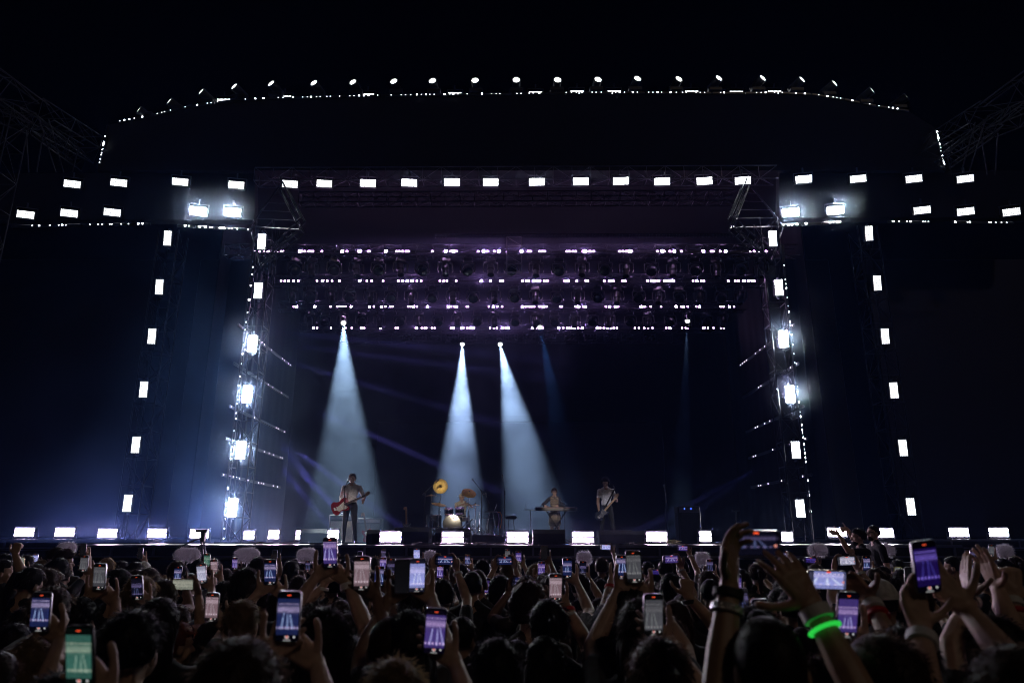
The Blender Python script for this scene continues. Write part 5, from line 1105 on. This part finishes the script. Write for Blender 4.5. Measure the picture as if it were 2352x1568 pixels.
amp('low grey amplifier right of the guitarist, half hidden by the monitors', 846, 1240, .80, .74, .34, 21.9, TEAL, mat('dark_tolex', (.03, .035, .045), .6))
def guitar_on_stand(label, px, pyt, pyb, Y, red, lean):
    a, b_ = pt(px + lean, pyb, Y), pt(px, pyt, Y + .08); g_ = guitar('electric_guitar', label, a, b_, 0, red)
    t = thing('guitar_stand', 'small tube stand under the ' + label.split(' on ')[0].split(' standing')[0], 'guitar stand', (a.x, Y + .12, F)); mb = MB(); mb.tube((0, .05, 0), (0, .02, .55), .012)
    for s_ in (-1, 1): mb.tube((0, .03, .28), (s_ * .2, -.12, .01), .011); mb.tube((0, .02, .18), (s_ * .08, -.12, .16), .01)
    mb.build('frame', MATS['black_painted_metal'], t)
guitar_on_stand('spare sunburst guitar on a stand beside the grey amplifier', 835, 1176, 1244, 21.0, True, 11)
guitar_on_stand('dark spare guitar standing upright between guitarist and drums', 933, 1163, 1222, 22.4, False, 1)
# ---- drums on their riser
Yd = 23.4; RZ = 2.17
dx = pt(1050, 1230, Yd).x
mb = MB(); mb.box((dx + .25, 23.9, (F + RZ) / 2), (4.3, 3.6, RZ - F - .002), bev=.01); tag(mb.build('drum_riser', M['deck'], None, False), 'low black riser carrying the drum kit', 'riser')
kit = thing('drum_kit', 'drum kit with smoked bass drum head and dark blue toms', 'drum kit', (dx, Yd, RZ), (0, 0, 0))
def kp(px, py, Y): return pt(px, py, Y) - V((dx, Yd, RZ))
def drum(c0, r, h, ax, shell, head, name):
    ax = V(ax).normalized(); mb = MB(); mb.lathe([(r * .99, -h / 2), (r, -h / 2 + .01), (r, h / 2 - .01), (r * .99, h / 2)], c0, ax, 26); o_ = mb.build(name, shell, kit)
    mb = MB(); mb.lathe([(r * .97, h / 2 + .001), (r * .5, h / 2 + .004), (.001, h / 2 + .005)], c0, ax, 26); mb.lathe([(r * .97, -h / 2 - .001), (.001, -h / 2 - .004)], c0, ax, 26); mb.build('drum_head', head, o_)
    mb = MB()
    for s_ in (-1, 1): mb.lathe([(r * 1.0, s_ * (h / 2 - .012)), (r * 1.035, s_ * (h / 2 - .008)), (r * 1.035, s_ * (h / 2 + .008)), (r * 1.0, s_ * (h / 2 + .010))], c0, ax, 26)
    a, b_ = ax.orthogonal().normalized(), ax.cross(ax.orthogonal().normalized())
    for i in range(8): q = (a * math.cos(i * .785) + b_ * math.sin(i * .785)) * r * 1.03; mb.tube(V(c0) + q - ax * h * .45, V(c0) + q + ax * h * .45, .006, n=5)
    mb.build('hoop', MATS['chrome_hardware'], o_); return o_
bd = drum(kp(1039, 1203, Yd - .25) * 1.0, .285, .40, (0, -1, .0), NAVYD, GREYHEAD, 'bass_drum')
cb = kp(1039, 1203, Yd - .25)
cu = bpy.data.curves.new('drum_lettering', 'FONT'); cu.body = 'TAMA'; cu.size = .075; cu.align_x = 'CENTER'; cu.extrude = .0008; _o = bpy.data.objects.new('tmp', cu); COL.objects.link(_o)
_me = bpy.data.meshes.new_from_object(_o.evaluated_get(bpy.context.evaluated_depsgraph_get())); bpy.data.objects.remove(_o); lt = link('drum_lettering', _me, bd); _me.materials.clear(); _me.materials.append(MATS['black_rubber']); lt.location = cb + V((0, -.213, .15)); lt.rotation_euler = (R(90), 0, 0)
mb = MB(); mb.lathe([(.05, 0), (.05, .002)], cb + V((.09, -.206, -.16)), (0, -1, 0), 14); mb.build('port_hole', MATS['black_rubber'], bd)
drum(kp(1031, 1174, Yd - .05), .135, .20, (0, -.45, .9), NAVYD, HEADW, 'tom'); drum(kp(1056, 1173, Yd - .05), .135, .20, (0, -.45, .9), NAVYD, HEADW, 'tom')
drum(kp(1030, 1182, Yd - .3), .115, .04, (0, -.5, .87), WHITE, HEADW, 'pad'); drum(kp(1055, 1181, Yd - .3), .115, .04, (0, -.5, .87), WHITE, HEADW, 'pad')
drum(kp(1064, 1191, Yd + .1), .16, .10, (0, -.1, 1), MATS['chrome_hardware'], HEADW, 'snare_drum'); drum(kp(1000, 1196, Yd + .2), .19, .40, (0, -.1, 1), NAVYD, HEADW, 'floor_tom')
def cymbal(px, py, Y, r, ax, stand=True, name='cymbal', bow=.10):
    c0 = kp(px, py, Y); ax = V(ax).normalized(); mb = MB(); mb.lathe([(r, -.001), (r * .97, r * bow * .12), (r * .5, r * bow * .75), (r * .24, r * bow), (r * .19, r * bow + r * .09), (r * .08, r * bow + r * .14), (.006, r * bow + r * .15), (.006, r * bow + r * .12), (r * .19, r * bow + r * .06), (r * .24, r * bow * .9), (r * .5, r * bow * .65), (r * .97, -.004)], c0, ax, 36); o_ = mb.build(name, M['brass'], kit)
    mb = MB(); mb.lathe([(.02, 0), (.022, .025), (.008, .05)], c0 + ax * (r * bow + r * .12), ax, 8); mb.build('wing_nut', MATS['black_rubber'], o_)
    if stand:
        mb = MB(); b0 = V((c0.x, c0.y + .03, 0)); mb.tube(V((b0.x, b0.y, .0)), c0 + V((0, .02, 0)), .014); mb.tube(V((b0.x, b0.y, .3)), V((b0.x, b0.y, .36)), .024); mb.tube(b0 + V((0, 0, c0.z * .62)), b0 + V((0, 0, c0.z * .62 + .05)), .022)
        for q in range(3): a = 2.1 * q + .5; mb.tube(b0 + V((0, 0, .32)), b0 + V((math.cos(a) * .26, math.sin(a) * .26, .012)), .011); mb.tube(b0 + V((0, 0, .14)), b0 + V((math.cos(a) * .15, math.sin(a) * .15, .14)), .008)
        mb.build('cymbal_stand', MATS['chrome_hardware'], kit)
cymbal(1011.6, 1116.4, Yd + .2, .245, (.05, -1, .10), True, 'china_cymbal', .06); cymbal(1077, 1132, Yd - .15, .24, (.25, -.62, .75)); cymbal(990.6, 1138, Yd + .3, .20, (0, -.06, 1)); cymbal(1008, 1158, Yd, .25, (.18, -.22, 1)); cymbal(1092, 1159, Yd + .3, .15, (0, -.08, 1)); 
for pxx in (979, 996, 1078, 1086, 1100):
    mb = MB(); b0 = kp(pxx, 1229, Yd + .1); b0.z = 0; hgt = .55 + .1 * (pxx % 3); mb.tube(b0, b0 + V((0, 0, hgt)), .013)
    for q in range(3): a = 2.1 * q + pxx; mb.tube(b0 + V((0, 0, .30)), b0 + V((math.cos(a) * .24, math.sin(a) * .24, .012)), .011); mb.tube(b0 + V((0, 0, .16)), b0 + V((math.cos(a) * .14, math.sin(a) * .14, .13)), .008)
    mb.build('hardware_stand', MATS['chrome_hardware'], kit)
# drummer, seated behind the kit
loc = V((pt(1061, 1133, 24.25).x, 24.25, RZ - .40)); 
def kl(px, py, Y): return tol(pt(px, py, Y), loc, math.pi, 1.0)
st = thing('drum_stool', 'round black drum stool under the drummer', 'stool', (loc.x, 24.3, RZ)); mb = MB(); mb.lathe([(.16, .44), (.18, .47), (.17, .52), (.02, .53)], (0, 0, 0), (0, 0, 1), 18); mb.build('seat', M['rubber'], st); mb = MB(); mb.tube((0, 0, .1), (0, 0, .45), .02); [mb.tube((0, 0, .2), (math.cos(a) * .22, math.sin(a) * .22, .01), .012) for a in (.3, 2.4, 4.5)]; mb.build('frame', MATS['chrome_hardware'], st)
drm = singer('person_drummer', {'R': dict(w=kl(1062, 1158, 23.85) + V((.02, 0, 0)), pole=(.9, -.6, -.5), hand=((-.4, .9, .15), (-.3, 0, -1), (-.8, -.2, .3), (1.0, 1.1, 1.1, 1.1), .02, .7)), 'L': dict(w=kl(1072, 1157, 23.85) + V((-.03, 0, 0)), pole=(-.9, -.6, -.5), hand=((.4, .9, .15), (.3, 0, -1), (.8, -.2, .3), (1.0, 1.1, 1.1, 1.1), .02, .7))}, loc, math.pi, 1.0, 0,
       [SKINS[0], mat('cloth_offwhite', (.60, .56, .50), .85, 0, .2, 20, .3), TROU, SHOE], 'buzz', 'dark', 'drummer in a light shirt and pale cap, half hidden behind a tilted cymbal', (.1, .05), legs=[((-.09, 0, .95), (-.22, .40, .90), (-.22, .42, .50), (-.24, .56, .43)), ((.09, 0, .95), (.22, .40, .90), (.22, .42, .50), (.24, .56, .43))])
h = link('cap', CAPS[False], drm); h.matrix_local = Matrix.Translation((0, 0, 1.53)) @ Matrix.Rotation(-.9, 4, 'Z') @ Matrix.Translation((0, 0, -1.53)); h.material_slots[0].link = 'OBJECT'; h.material_slots[0].material = TOPS['white']
for i, (a, b_) in enumerate((((1066, 1157, 23.75), (1071, 1147, 23.5)), ((1071, 1157, 23.75), (1081, 1166, 23.4)))):
    mb = MB(); A_, B_ = pt(*a), pt(*b_); mb.path([A_, A_.lerp(B_, .9), B_], [.008, .006, .009]); tag(mb.build('drum_stick', WOOD), 'pale wooden drum stick in the ' + ('raised' if i == 0 else 'lowered') + ' hand of the drummer', 'drum stick', 'drum sticks')
mic_stand('boom microphone stand reaching over the tall gold cymbal', (pt(976, 1220, 23.0).x, 22.6, RZ), pt(977, 1129, 22.6), pt(1001, 1107, 22.9), True, .012, foot='tri'); mic_stand('tall boom microphone stand right of the drums, leaning over the drummer', (pt(1106, 1225, 22.6).x, 22.6, RZ), pt(1106, 1128, 22.6), pt(1088, 1104, 23.2), True, .013, foot='tri')
mic_stand('short microphone stand behind the laptop table by the drums', (pt(1122, 1225, 23.4).x, 23.4, RZ), pt(1122, 1153, 23.4), pt(1118, 1141, 23.5), True, .012, foot='tri'); mic_stand('tall lone microphone stand between drum kit and keyboard', (pt(1159, 1245, 20.9).x, 20.9, F), pt(1159, 1129, 20.9), pt(1155, 1103, 20.9), True, .014); mic_stand('low microphone stand in front of the bass drum', (pt(1080, 1240, 21.9).x, 21.9, F), pt(1080, 1196, 21.9), pt(1064, 1208, 22.4), True, .012)
# laptop table, bottles, bench
tb = V((pt(1128, 1172, 23).x, 23.0, RZ)); zt = pt(1128, 1175, 23).z
t = thing('laptop_table', 'small stand with a shelf right of the drum kit', 'table', tb); mb = MB(); mb.box((0, 0, zt - RZ), (.42, .32, .02)); mb.build('table_top', M['alu'], t, False); mb = MB(); mb.box((-.1, .02, zt - RZ - .2), (.34, .26, .015)); mb.build('shelf', M['alu'], t, False)
for s_ in (-1, 1): mb = MB(); mb.tube((s_ * .05, 0, zt - RZ), (s_ * .2, 0, .01), .014); mb.tube((-s_ * .05, .1, zt - RZ), (-s_ * .16, .16, .01), .014); mb.build('leg', MATS['chrome_hardware'], t)
def laptop(label, p, ang, yaw=0.):
    t = thing('laptop', label, 'laptop', p, (0, 0, yaw)); mb = MB(); mb.box((0, 0, .009), (.33, .23, .018), bev=.005); mb.build('keyboard_base', M['alu'], t, False); mb = MB(); mb.box((.12, 0, .12), (.012, .25, .235), (0, ang, 0), bev=.004); mb.build('lid', M['alu'], t, False); return t
laptop('open laptop on the small stand beside the drums', (tb.x + .02, 23.0, zt + .012), R(22))
mb = MB(); q0 = V((tb.x + .2, 22.95, zt)); mb.path([q0, q0 + V((.1, 0, -.02)), q0 + V((.15, 0, -.16)), q0 + V((.13, 0, -.34)), q0 + V((.10, 0, -.5))], .011); tag(mb.build('cable', ORANGE), 'orange cable drooping from the laptop stand', 'cable'); mb = MB(); q0 = q0 + V((-.06, .02, 0)); mb.path([q0, q0 + V((.08, 0, -.03)), q0 + V((.12, 0, -.2)), q0 + V((.10, 0, -.48))], .010); tag(mb.build('cable', VIOLET_C), 'violet cable hanging beside the orange one', 'cable')
for i, pxx in enumerate((1137, 1143)):
    t = thing('water_bottle', f'clear water bottle with a blue cap on the drum riser, {["left", "right"][i]} one of the two', 'bottle', (pt(pxx, 1229, 22.3).x, 22.3, RZ), group='water bottles'); mb = MB(); mb.lathe([(.038, 0), (.04, .02), (.036, .1), (.04, .18), (.016, .23), (.014, .25)], (0, 0, 0), (0, 0, 1), 12); mb.build('bottle_body', BOTTLE, t); mb = MB(); mb.lathe([(.017, .25), (.017, .275)], (0, 0, 0), (0, 0, 1), 10); mb.build('cap', BLUECAP, t)
bp = pt(1174, 1188, 21.6); t = thing('padded_stool', 'dark padded stool on thin legs between drums and keyboard', 'stool', (bp.x, 21.6, F)); mb = MB(); mb.box((0, 0, bp.z - F), (.34, .3, .09), bev=.03); mb.build('seat', M['rubber'], t)
for s_ in (-1, 1): mb = MB(); mb.tube((s_ * .07, 0, bp.z - F - .04), (s_ * .12, 0, .01), .012); mb.build('leg', MATS['black_painted_metal'], t)
# ---- keyboard player
Yk = 22.4; ka, kb2 = pt(1229.7, 1172.9, Yk - .45), pt(1324.8, 1163.9, Yk - .45); kz = (ka.z + kb2.z) / 2; kx = (ka.x + kb2.x) / 2; kw = kb2.x - ka.x
t = thing('stage_keyboard', 'long dark red stage keyboard on an X shaped stand', 'keyboard', (kx, Yk - .45, kz)); mb = MB(); mb.box((0, 0, 0), (kw, .34, .105), bev=.012); mb.build('case', KEYRED, t, False); mb = MB(); mb.box((0, .06, .055), (kw * .92, .15, .012)); mb.build('white_keys', WHITE, t, False); mb = MB()
for i in range(36): mb.box((-kw * .44 + kw * .88 * i / 35, .09, .066), (.012, .09, .012)) if i % 7 not in (2, 6) else None
mb.build('black_keys', M['rubber'], t, False); mb = MB(); mb.box((0, -.172, -.015), (kw * .98, .006, .06)); mb.build('rear_panel', M['housing'], t, False)
t2 = thing('keyboard_stand', 'black X shaped stand under the red keyboard', 'stand', (kx, Yk - .45, F)); hk = kz - .055 - F
for s_ in (-1, 1): mb = MB(); mb.tube((-s_ * .30, s_ * .02, hk), (s_ * .30, s_ * .02, .02), .018); mb.build('leg', MATS['black_painted_metal'], t2)
mb = MB(); [mb.box((s_ * .3, 0, q), (.04, .36, .03)) for s_ in (-1, 1) for q in (.015, hk - .012)]; mb.build('bar', MATS['black_painted_metal'], t2)
lp = pt(1217, 1171, Yk - .3); laptop('open laptop on a thin stand left of the keyboard', (lp.x, Yk - .3, lp.z), R(-16)).scale = (-1, 1, 1)
mic_stand('thin tripod stand carrying the laptop left of the keyboard', (lp.x + .02, Yk - .3, F), (lp.x + .02, Yk - .3, lp.z), None, False, .012, 'laptop_stand', 'tri')
loc = V((pt(1273, 1122, Yk).x, Yk, F)); sk = 1.66 / 1.75
kl = lambda px, py, Y: tol(pt(px, py, Y), loc, math.pi, sk)
key = singer('person_keyboardist', {'R': dict(w=kl(1252, 1160, Yk - .30), pole=(.8, -.6, -.5), long=True, hand=((-.1, 1, -.25), (0, -.2, -1), (-1, 0, 0), (.3, .35, .35, .4), .08, .2)), 'L': dict(w=kl(1280, 1160, Yk - .28), pole=(-.8, -.6, -.5), long=True, hand=((.1, 1, -.25), (0, -.2, -1), (1, 0, 0), (.3, .35, .35, .4), .08, .2))}, loc, math.pi, sk, 0,
       [SKINS[0], KNIT, mat('dark_jacket', (.03, .03, .04), .8), SHOE], 'bun', 'blond', 'keyboard player in a zigzag knit dress and dark jacket singing with eyes down', (-.12, .12), skirt=True, sleeve=1.0, cls_top=2, bulk=.92)
ms = mic_stand('boom microphone stand in front of the keyboard player', (pt(1296, 1225, Yk - .8).x, Yk - .8, F), pt(1296, 1155, Yk - .8), pt(1277, 1143, Yk - .25), True, .012, foot='tri')
# ---- bass player
Yb = 20.6; loc = V((pt(1396, 1245, Yb).x, Yb, F)); sb = 1.04
kl = lambda px, py, Y: tol(pt(px, py, Y), loc, math.pi, sb)
ba, bb = pt(1371, 1192, Yb - .24), pt(1422, 1134, Yb - .26)
singer('person_bassist', {'R': dict(w=kl(1375, 1170, Yb - .2), pole=(.45, -1, -.3), hand=((-.5, .3, -.8), (-.3, -1, 0), (-.5, .3, .8), (.6, .6, .6, .6), .04, .4)), 'L': dict(w=kl(1413, 1148, Yb - .2), pole=(-.5, -.5, -1), hand=((-.2, .4, .9), (.6, .6, .3), (0, 1, -.2), (.9, .9, .9, .9), .03, .5))}, loc, math.pi, sb, 0,
       [SKINS[1], TOPS['white'], mat('black_trousers', (.012, .012, .014), .85), SHOE], 'curly', 'dark', 'bass player with curly dark hair and a white t-shirt looking down', (.3, .32), legs=[((-.09, 0, .92), (-.15, .03, .49), (-.20, 0, .09), (-.26, .12, .035)), ((.09, 0, .92), (.14, .02, .49), (.17, -.01, .09), (.20, .14, .035))])
guitar('bass_guitar', 'dark bass guitar slung low on the curly haired player', ba, bb, 0, False, True)
mb = MB(); sA, sB = pt(1412, 1122, Yb - .17), pt(1388, 1168, Yb - .22); mb.path([pt(1409, 1116, Yb - .02), sA, sB, pt(1380, 1178, Yb - .22)], .022, 5); tag(mb.build('guitar_strap', M['rubber']), 'black strap crossing the chest of the bass player', 'strap')
mic_stand('lone microphone stand at the right of the stage', (pt(1529, 1245, 21).x, 21, F), pt(1529, 1146, 21), pt(1527, 1126, 21), True, .013)
t = amp('tall black bass amplifier with two blue lights on the right of the stage', 1583, 1245, .66, 1.06, .45, 21.2, M['grille'], MATS['black_painted_metal']); mb = MB(); [mb.ball((q, -.24, .99), .012, 8, 5) for q in (-.13, .06)]; mb.build('indicator_light', emit('blue_indicator', (.05, .12, 1), 12), t)
mb = MB(); mb.path([pt(1690, 1245, 22), pt(1690, 1175, 22)], .02); mb.box(pt(1690, 1172, 22), (.2, .12, .03)); tag(mb.build('equipment_stand', MATS['black_painted_metal']), 'thin dark equipment stand near the right tower', 'stand')
# ---- floor monitors
def wd(label, x0, x1, ytop, Y, d=.7, yaw=math.pi * 0, back=.45, zb=F):
    a, b_ = pt(x0, ytop, Y), pt(x1, ytop, Y); return wedge(label, V(((a.x + b_.x) / 2, Y + d / 2, zb)), b_.x - a.x, d, a.z - zb, yaw, back=back)
wd('wide black floor monitor right of the guitarist behind a strobe', 842, 918, 1216, 18.2, .8); wd('bulky black monitor box behind the wide one', 905, 985, 1210, 19.0, .9)
wd('black floor monitor in front of the drum riser behind a strobe', 1000, 1080, 1212, 18.2, .75); wd('black floor monitor in front of the keyboard', 1224, 1298, 1215, 17.6, .75); wd('low black monitor in front of the bass player', 1376, 1452, 1217, 18.4, .9); wd('long low black monitor box left of the guitarist', 690, 762, 1214, 20.6, .9); wd('second low black monitor beside the bass player', 1440, 1500, 1219, 18.9, .8)
# loose things on the stage edge
rp = random.Random(9)
for i, (px, Y) in enumerate(((742, 17.7), (985, 17.75), (1075, 17.6), (1180, 17.7), (1320, 17.65), (1455, 17.7), (585, 17.9), (1490, 17.6))):
    x = pt(px, 1250, Y).x; mb = MB()
    for k in range(3):
        pts = [V((x + rp.uniform(-.5, .5), Y + rp.uniform(-.12, .2), F + .012 + rp.uniform(0, .05))) for _ in range(7)]; pts.sort(key=lambda q: q.x); mb.path(pts, .011, 5)
    tag(mb.build('cable', M['rubber']), f'loose black cables on the stage edge, {nth(i, 8)} heap', 'cable', 'cable heaps on the stage edge')
p = pt(1548, 1248, 17.8); mb = MB()
for k in range(16): mb.path([(p.x + rp.uniform(-.18, .18), 17.8 + rp.uniform(-.1, .1), F + .02 + k * .005), (p.x + rp.uniform(-.1, .1), 17.8, F + .03 + k * .006), (p.x + rp.uniform(-.2, .2), 17.8 + rp.uniform(-.1, .1), F + .02 + k * .005)], .008, 5)
tag(mb.build('cable', mat('yellow_cable', (.65, .58, .32), .5)), 'pale yellow tangle of cable on the stage floor near the bass amplifier', 'cable')
for px, lab in ((735, 'white paper lists taped by the guitarist'), (1135, 'white paper list lying in front of the drum riser')):
    mb = MB(); q = pt(px, 1250, 17.6); [mb.box((q.x + k * .3, 17.6 + .1 * k, F + .006), (.22, .30, .004), (0, 0, .2 * k)) for k in range(2)]; tag(mb.build('set_list', WHITE, None, False), lab, 'paper')

# ------------------------------------------------------------------ the pit: furry microphones, tripod, barrier, crew
mb = MB(); 
for i in range(27):
    x = -13 + i; mb.box((x, 10.75, .60), (.96, .05, 1.1), bev=.02); mb.box((x, 11.1, .03), (.96, .8, .05))
mb.tube((-13.5, 10.75, 1.17), (13.5, 10.75, 1.17), .03); tag(mb.build('crowd_barrier', M['darkalu']), 'dark metal crowd barrier between the crowd and the stage', 'barrier')
FUR = mat('grey_white_fur', (.58, .56, .61), .9, 0, .35, 50, 0); FURT = mat('fur_tips', (.72, .70, .76), .8, 0, .1, 50); let_light_through(FURT, (.75, .72, .80), .6); let_light_through(FUR, (.7, .67, .74), .5)
def fur_mic(px, py, w, h, Y, label, dens=900):
    p = pt(px, py, Y); k = Tof(py, Y) / FPX; rx, rz = w * k / 2, h * k / 2; rr_ = random.Random(px); t = thing('furry_microphone', label, 'microphone', p, (0, 0, rr_.uniform(-.3, .3)), 'furry microphones along the pit')
    mb = MB(); n, m_ = 26, 16; mb.ball((0, 0, 0), 1, n, m_); vs = []
    for v in mb.v:
        d = V(v); d = V((math.copysign(abs(d.x) ** .7, d.x), d.y, math.copysign(abs(d.z) ** .85, d.z))); q = 1 + .07 * mnoise.noise(d * 5 + V((px, 0, 0))); vs.append((d.x * rx * q * .95, d.y * rz * q * .9, d.z * rz * q * .93))
    mb.v = vs; f_ = mb.build('core', FUR, t)
    mb = MB()
    for i in range(dens):
        d = V((rr_.gauss(0, 1), rr_.gauss(0, 1), rr_.gauss(0, 1))).normalized(); b0 = V((math.copysign(abs(d.x) ** .7, d.x) * rx * .94, d.y * rz * .88, math.copysign(abs(d.z) ** .85, d.z) * rz * .92)); e = (d + V((rr_.uniform(-.5, .5), 0, -.75 + rr_.uniform(-.35, .35)))).normalized(); L = rr_.uniform(.02, .045); w_ = e.cross(d); w_ = (w_.normalized() if w_.length > 1e-3 else V((1, 0, 0))) * .0035
        mb.add([b0 - w_, b0 + w_, b0 + e * L + d * .008], [(0, 1, 2)])
    mb.build('fur', FURT, t, False)
    mb = MB(); mb.tube((0, 0, -rz * .9), (0, 0, -p.z), .014); mb.build('stand', MATS['black_painted_metal'], t); return t
FM = [(153, 1258, 41, 27, 'at the far left of the pit'), (430, 1273, 64, 33, 'left of the camera tripod'), (567, 1274, 66, 34, 'right of the camera tripod'), (705, 1274, 48, 33, 'below the guitarist'), (988, 1278, 30, 28, 'below the drum kit'), (1342, 1280, 34, 30, 'below the keyboard'), (1613, 1283, 34, 32, 'below the bass amplifier'), (1879, 1262, 48, 28, 'left of the two crew men'), (2035, 1262, 42, 28, 'right of the two crew men'), (2308, 1265, 40, 30, 'at the far right of the pit')]
for x, y, w, h, wh in FM: fur_mic(x, y, w, h, 11.6, 'grey white furry microphone ' + wh)
tp = pt(467, 1232, 12.2); t = thing('camera_tripod', 'black tripod with a pan head in the pit before the left stage wing', 'tripod', (tp.x, 12.2, 0))
mb = MB(); mb.box((0, 0, tp.z), (.07, .10, .16), bev=.01); mb.box((-.03, -.02, tp.z + .09), (.20, .10, .05), bev=.01); mb.tube((0, -.02, tp.z), (-.36, -.12, tp.z - .18), .012); mb.build('pan_head', MATS['black_painted_metal'], t)
for q in range(3):
    a = 2.09 * q + .5; mb = MB()
    for s_ in (-.022, .022): mb.tube((s_, 0, tp.z - .08), (math.cos(a) * .5 + s_, math.sin(a) * .5, .02), .012)
    mb.build('leg', M['alu'], t)
# two crew men on the pit step, in profile
mb = MB(); sx_ = pt(1985, 1250, 10.9); mb.box((sx_.x, 11.15, .24), (1.6, .7, .48), bev=.01); tag(mb.build('pit_step', M['deck'], None, False), 'black step behind the barrier under the two crew men', 'step')
def crew(px, py, Y, label, arms, hs, hc, glasses, beard, head, yaw=R(90), skin=0):
    top = pt(px, py, Y); sc = (top.z - .48) / 1.775; loc = V((top.x, Y, .48))
    aa = {k: dict(w=tol(w, loc, yaw, sc), pole=pl, hand=h_) for k, (w, pl, h_) in arms.items()}
    me = body('person_crew', aa, BM, .007, .45, head=head, sleeve=.62); o = link('person', me); o.location = loc; o.rotation_euler = (0, 0, yaw); o.scale = (sc,) * 3; set_mats(o, [SKINS[skin], TOPS['black'], TROU, SHOE]); tag(o, label, 'person', 'crew men in the pit')
    hm = Matrix.Translation((0, 0, 1.53)) @ Matrix.Rotation(-head[0], 4, 'Z') @ Matrix.Rotation(-head[1], 4, 'X') @ Matrix.Translation((0, 0, -1.53))
    h_ = link('hair', hair(hs, 1, True), o); h_.matrix_local = hm; h_.material_slots[0].link = 'OBJECT'; h_.material_slots[0].material = HAIRC[hc]
    if glasses:
        mb = MB()
        for s_ in (-1, 1):
            ring = [V((s_ * .035 + math.cos(a) * .026, .105, 1.640 + math.sin(a) * .021)) for a in [2 * math.pi * i / 12 for i in range(13)]]; mb.path(ring, .0035, 5); mb.tube((s_ * .061, .104, 1.645), (s_ * .082, .0, 1.640), .0035)
        mb.tube((-.009, .107, 1.642), (.009, .107, 1.642), .003); g_ = mb.build('glasses', M['rubber'], o); g_.matrix_local = hm
    if beard:
        mb = MB(); mb.ball((0, .062, 1.553), (.052, .052, .042), 14, 9); mb.ball((0, .092, 1.583), (.028, .012, .007), 10, 6); b_ = mb.build('beard', HAIRC[hc], o); b_.matrix_local = hm
    return o
pp = pt(1936, 1224, 10.9)
crew(1970, 1212, 10.9, 'bearded crew man in black aiming a phone to the left, seen from the side', {'L': (pt(1926, 1226, 10.7), (0, -.2, -1), ((.0, 1, .3), (1, 0, 0), (0, .4, .9), (.5, .6, .6, .6), .04, .4)), 'R': (pt(1946, 1214, 11.1), (.2, -.4, -1), ((0, 1, -.1), (-1, 0, 0), (0, .4, .9), (.5, .6, .6, .6), .04, .4))}, 'short', 'black', False, True, (.15, 0))
ph_ = phone(pt(1923, 1222, 10.9), 'off', True, 0, 0, R(75), 'black', 1.0, label='phone held up by the bearded crew man in the pit')
crew(2003, 1203, 11.35, 'taller crew man with glasses and short beard gazing up to the left', {}, 'buzz', 'brown', True, True, (-.05, -.12))
# ------------------------------------------------------------------ words for the people and phones of the crowd
def place_words(px):
    for lim, w in ((130, 'at the far left edge'), (300, 'left of the outer tower'), (420, 'below the outer left tower'), (520, 'below the camera tripod'), (640, 'below the left inner tower'), (745, 'left of the guitarist'), (860, 'below the guitarist'), (985, 'between guitarist and drums'), (1110, 'below the drum kit'), (1215, 'between drums and keyboard'), (1330, 'below the keyboard'), (1440, 'below the bass player'), (1540, 'right of the bass player'), (1650, 'below the bass amplifier'), (1780, 'near the largest phone'), (1900, 'below the right inner tower'), (2040, 'below the two crew men'), (2200, 'below the outer right tower')):
        if px < lim: return w
    return 'at the far right edge'
SCW = dict(blue='blue stage picture', violet='violet stage picture', bright='bright lilac picture', grey='dull grey picture', pink='pinkish picture', dark='dark stage picture', green='green tinted picture', white='washed out white picture', off='black screen', pale='pale blank screen', purple='purple picture')
def row_of(Y): return 'close' if Y < 2.6 else 'mid-row' if Y < 5 else 'far' if Y < 8 else 'farthest'
items = []
for q in PHONES:
    if q['label']: q['o']['label'] = q['label']; continue
    px, py = proj(q['p']); case = '' if q['case'] == 'black' else q['case'] + ' rimmed '
    items.append((f"{row_of(q['p'].y)} {case}{'sideways' if q['land'] else 'upright'} phone, {SCW[q['design']]}, {place_words(px)}", px, q['o']))
STY = dict(short='short', buzz='cropped', curly='curly', long='long', bob='bobbed', bun='tied up', pony='ponytail')
COLR = dict(black='black', dark='dark', brown='brown', blond='blond', red='reddish', grey='grey', white='white')
for q in PEOPLE:
    if q['label']: continue
    px, py = proj((q['x'], q['y'], 1.75)); hairw = f"{STY[q['hs']]} {COLR[q['hc']]} hair"
    if q['cap']: hairw = f"a {q['cap'].split('_')[1]} cap"
    if 'phone' in q:
        f = q['phone']; ppx, _ = proj(f['p']); items.append((f"{row_of(q['y'])} person with {hairw} raising {'a sideways' if f['land'] else 'an upright'} phone {place_words(ppx)}", ppx, q['o']))
    elif q['doing'] == 'filler':
        q['o']['label'] = f"dark {row_of(q['y'])} onlooker, {hairw}, {place_words(px)}"; q['o']['group'] = f"dark onlookers with {hairw} {place_words(px)}, {row_of(q['y'])}"
    elif q['doing'] == 'watching': items.append((f"{row_of(q['y'])} onlooker with {hairw}, empty hands, {place_words(px)}", px, q['o']))
    else: items.append((f"person with {q['doing']} {place_words(px)}, {hairw}", px, q['o']))
from collections import defaultdict
gr = defaultdict(list)
for lab, px, o in items: gr[lab].append((px, o))
for lab, L in gr.items():
    L.sort(key=lambda a: a[0])
    for i, (px, o) in enumerate(L): o['label'] = lab if len(L) == 1 else f'{lab}, {nth(i, len(L)).replace("from the ", "from ")}'

for o in S.objects:
    if o.parent is None and o.get('label') and not 4 <= len(o['label'].replace('-', ' ').split()) <= 16: print('LONG', o.name, o['label'])
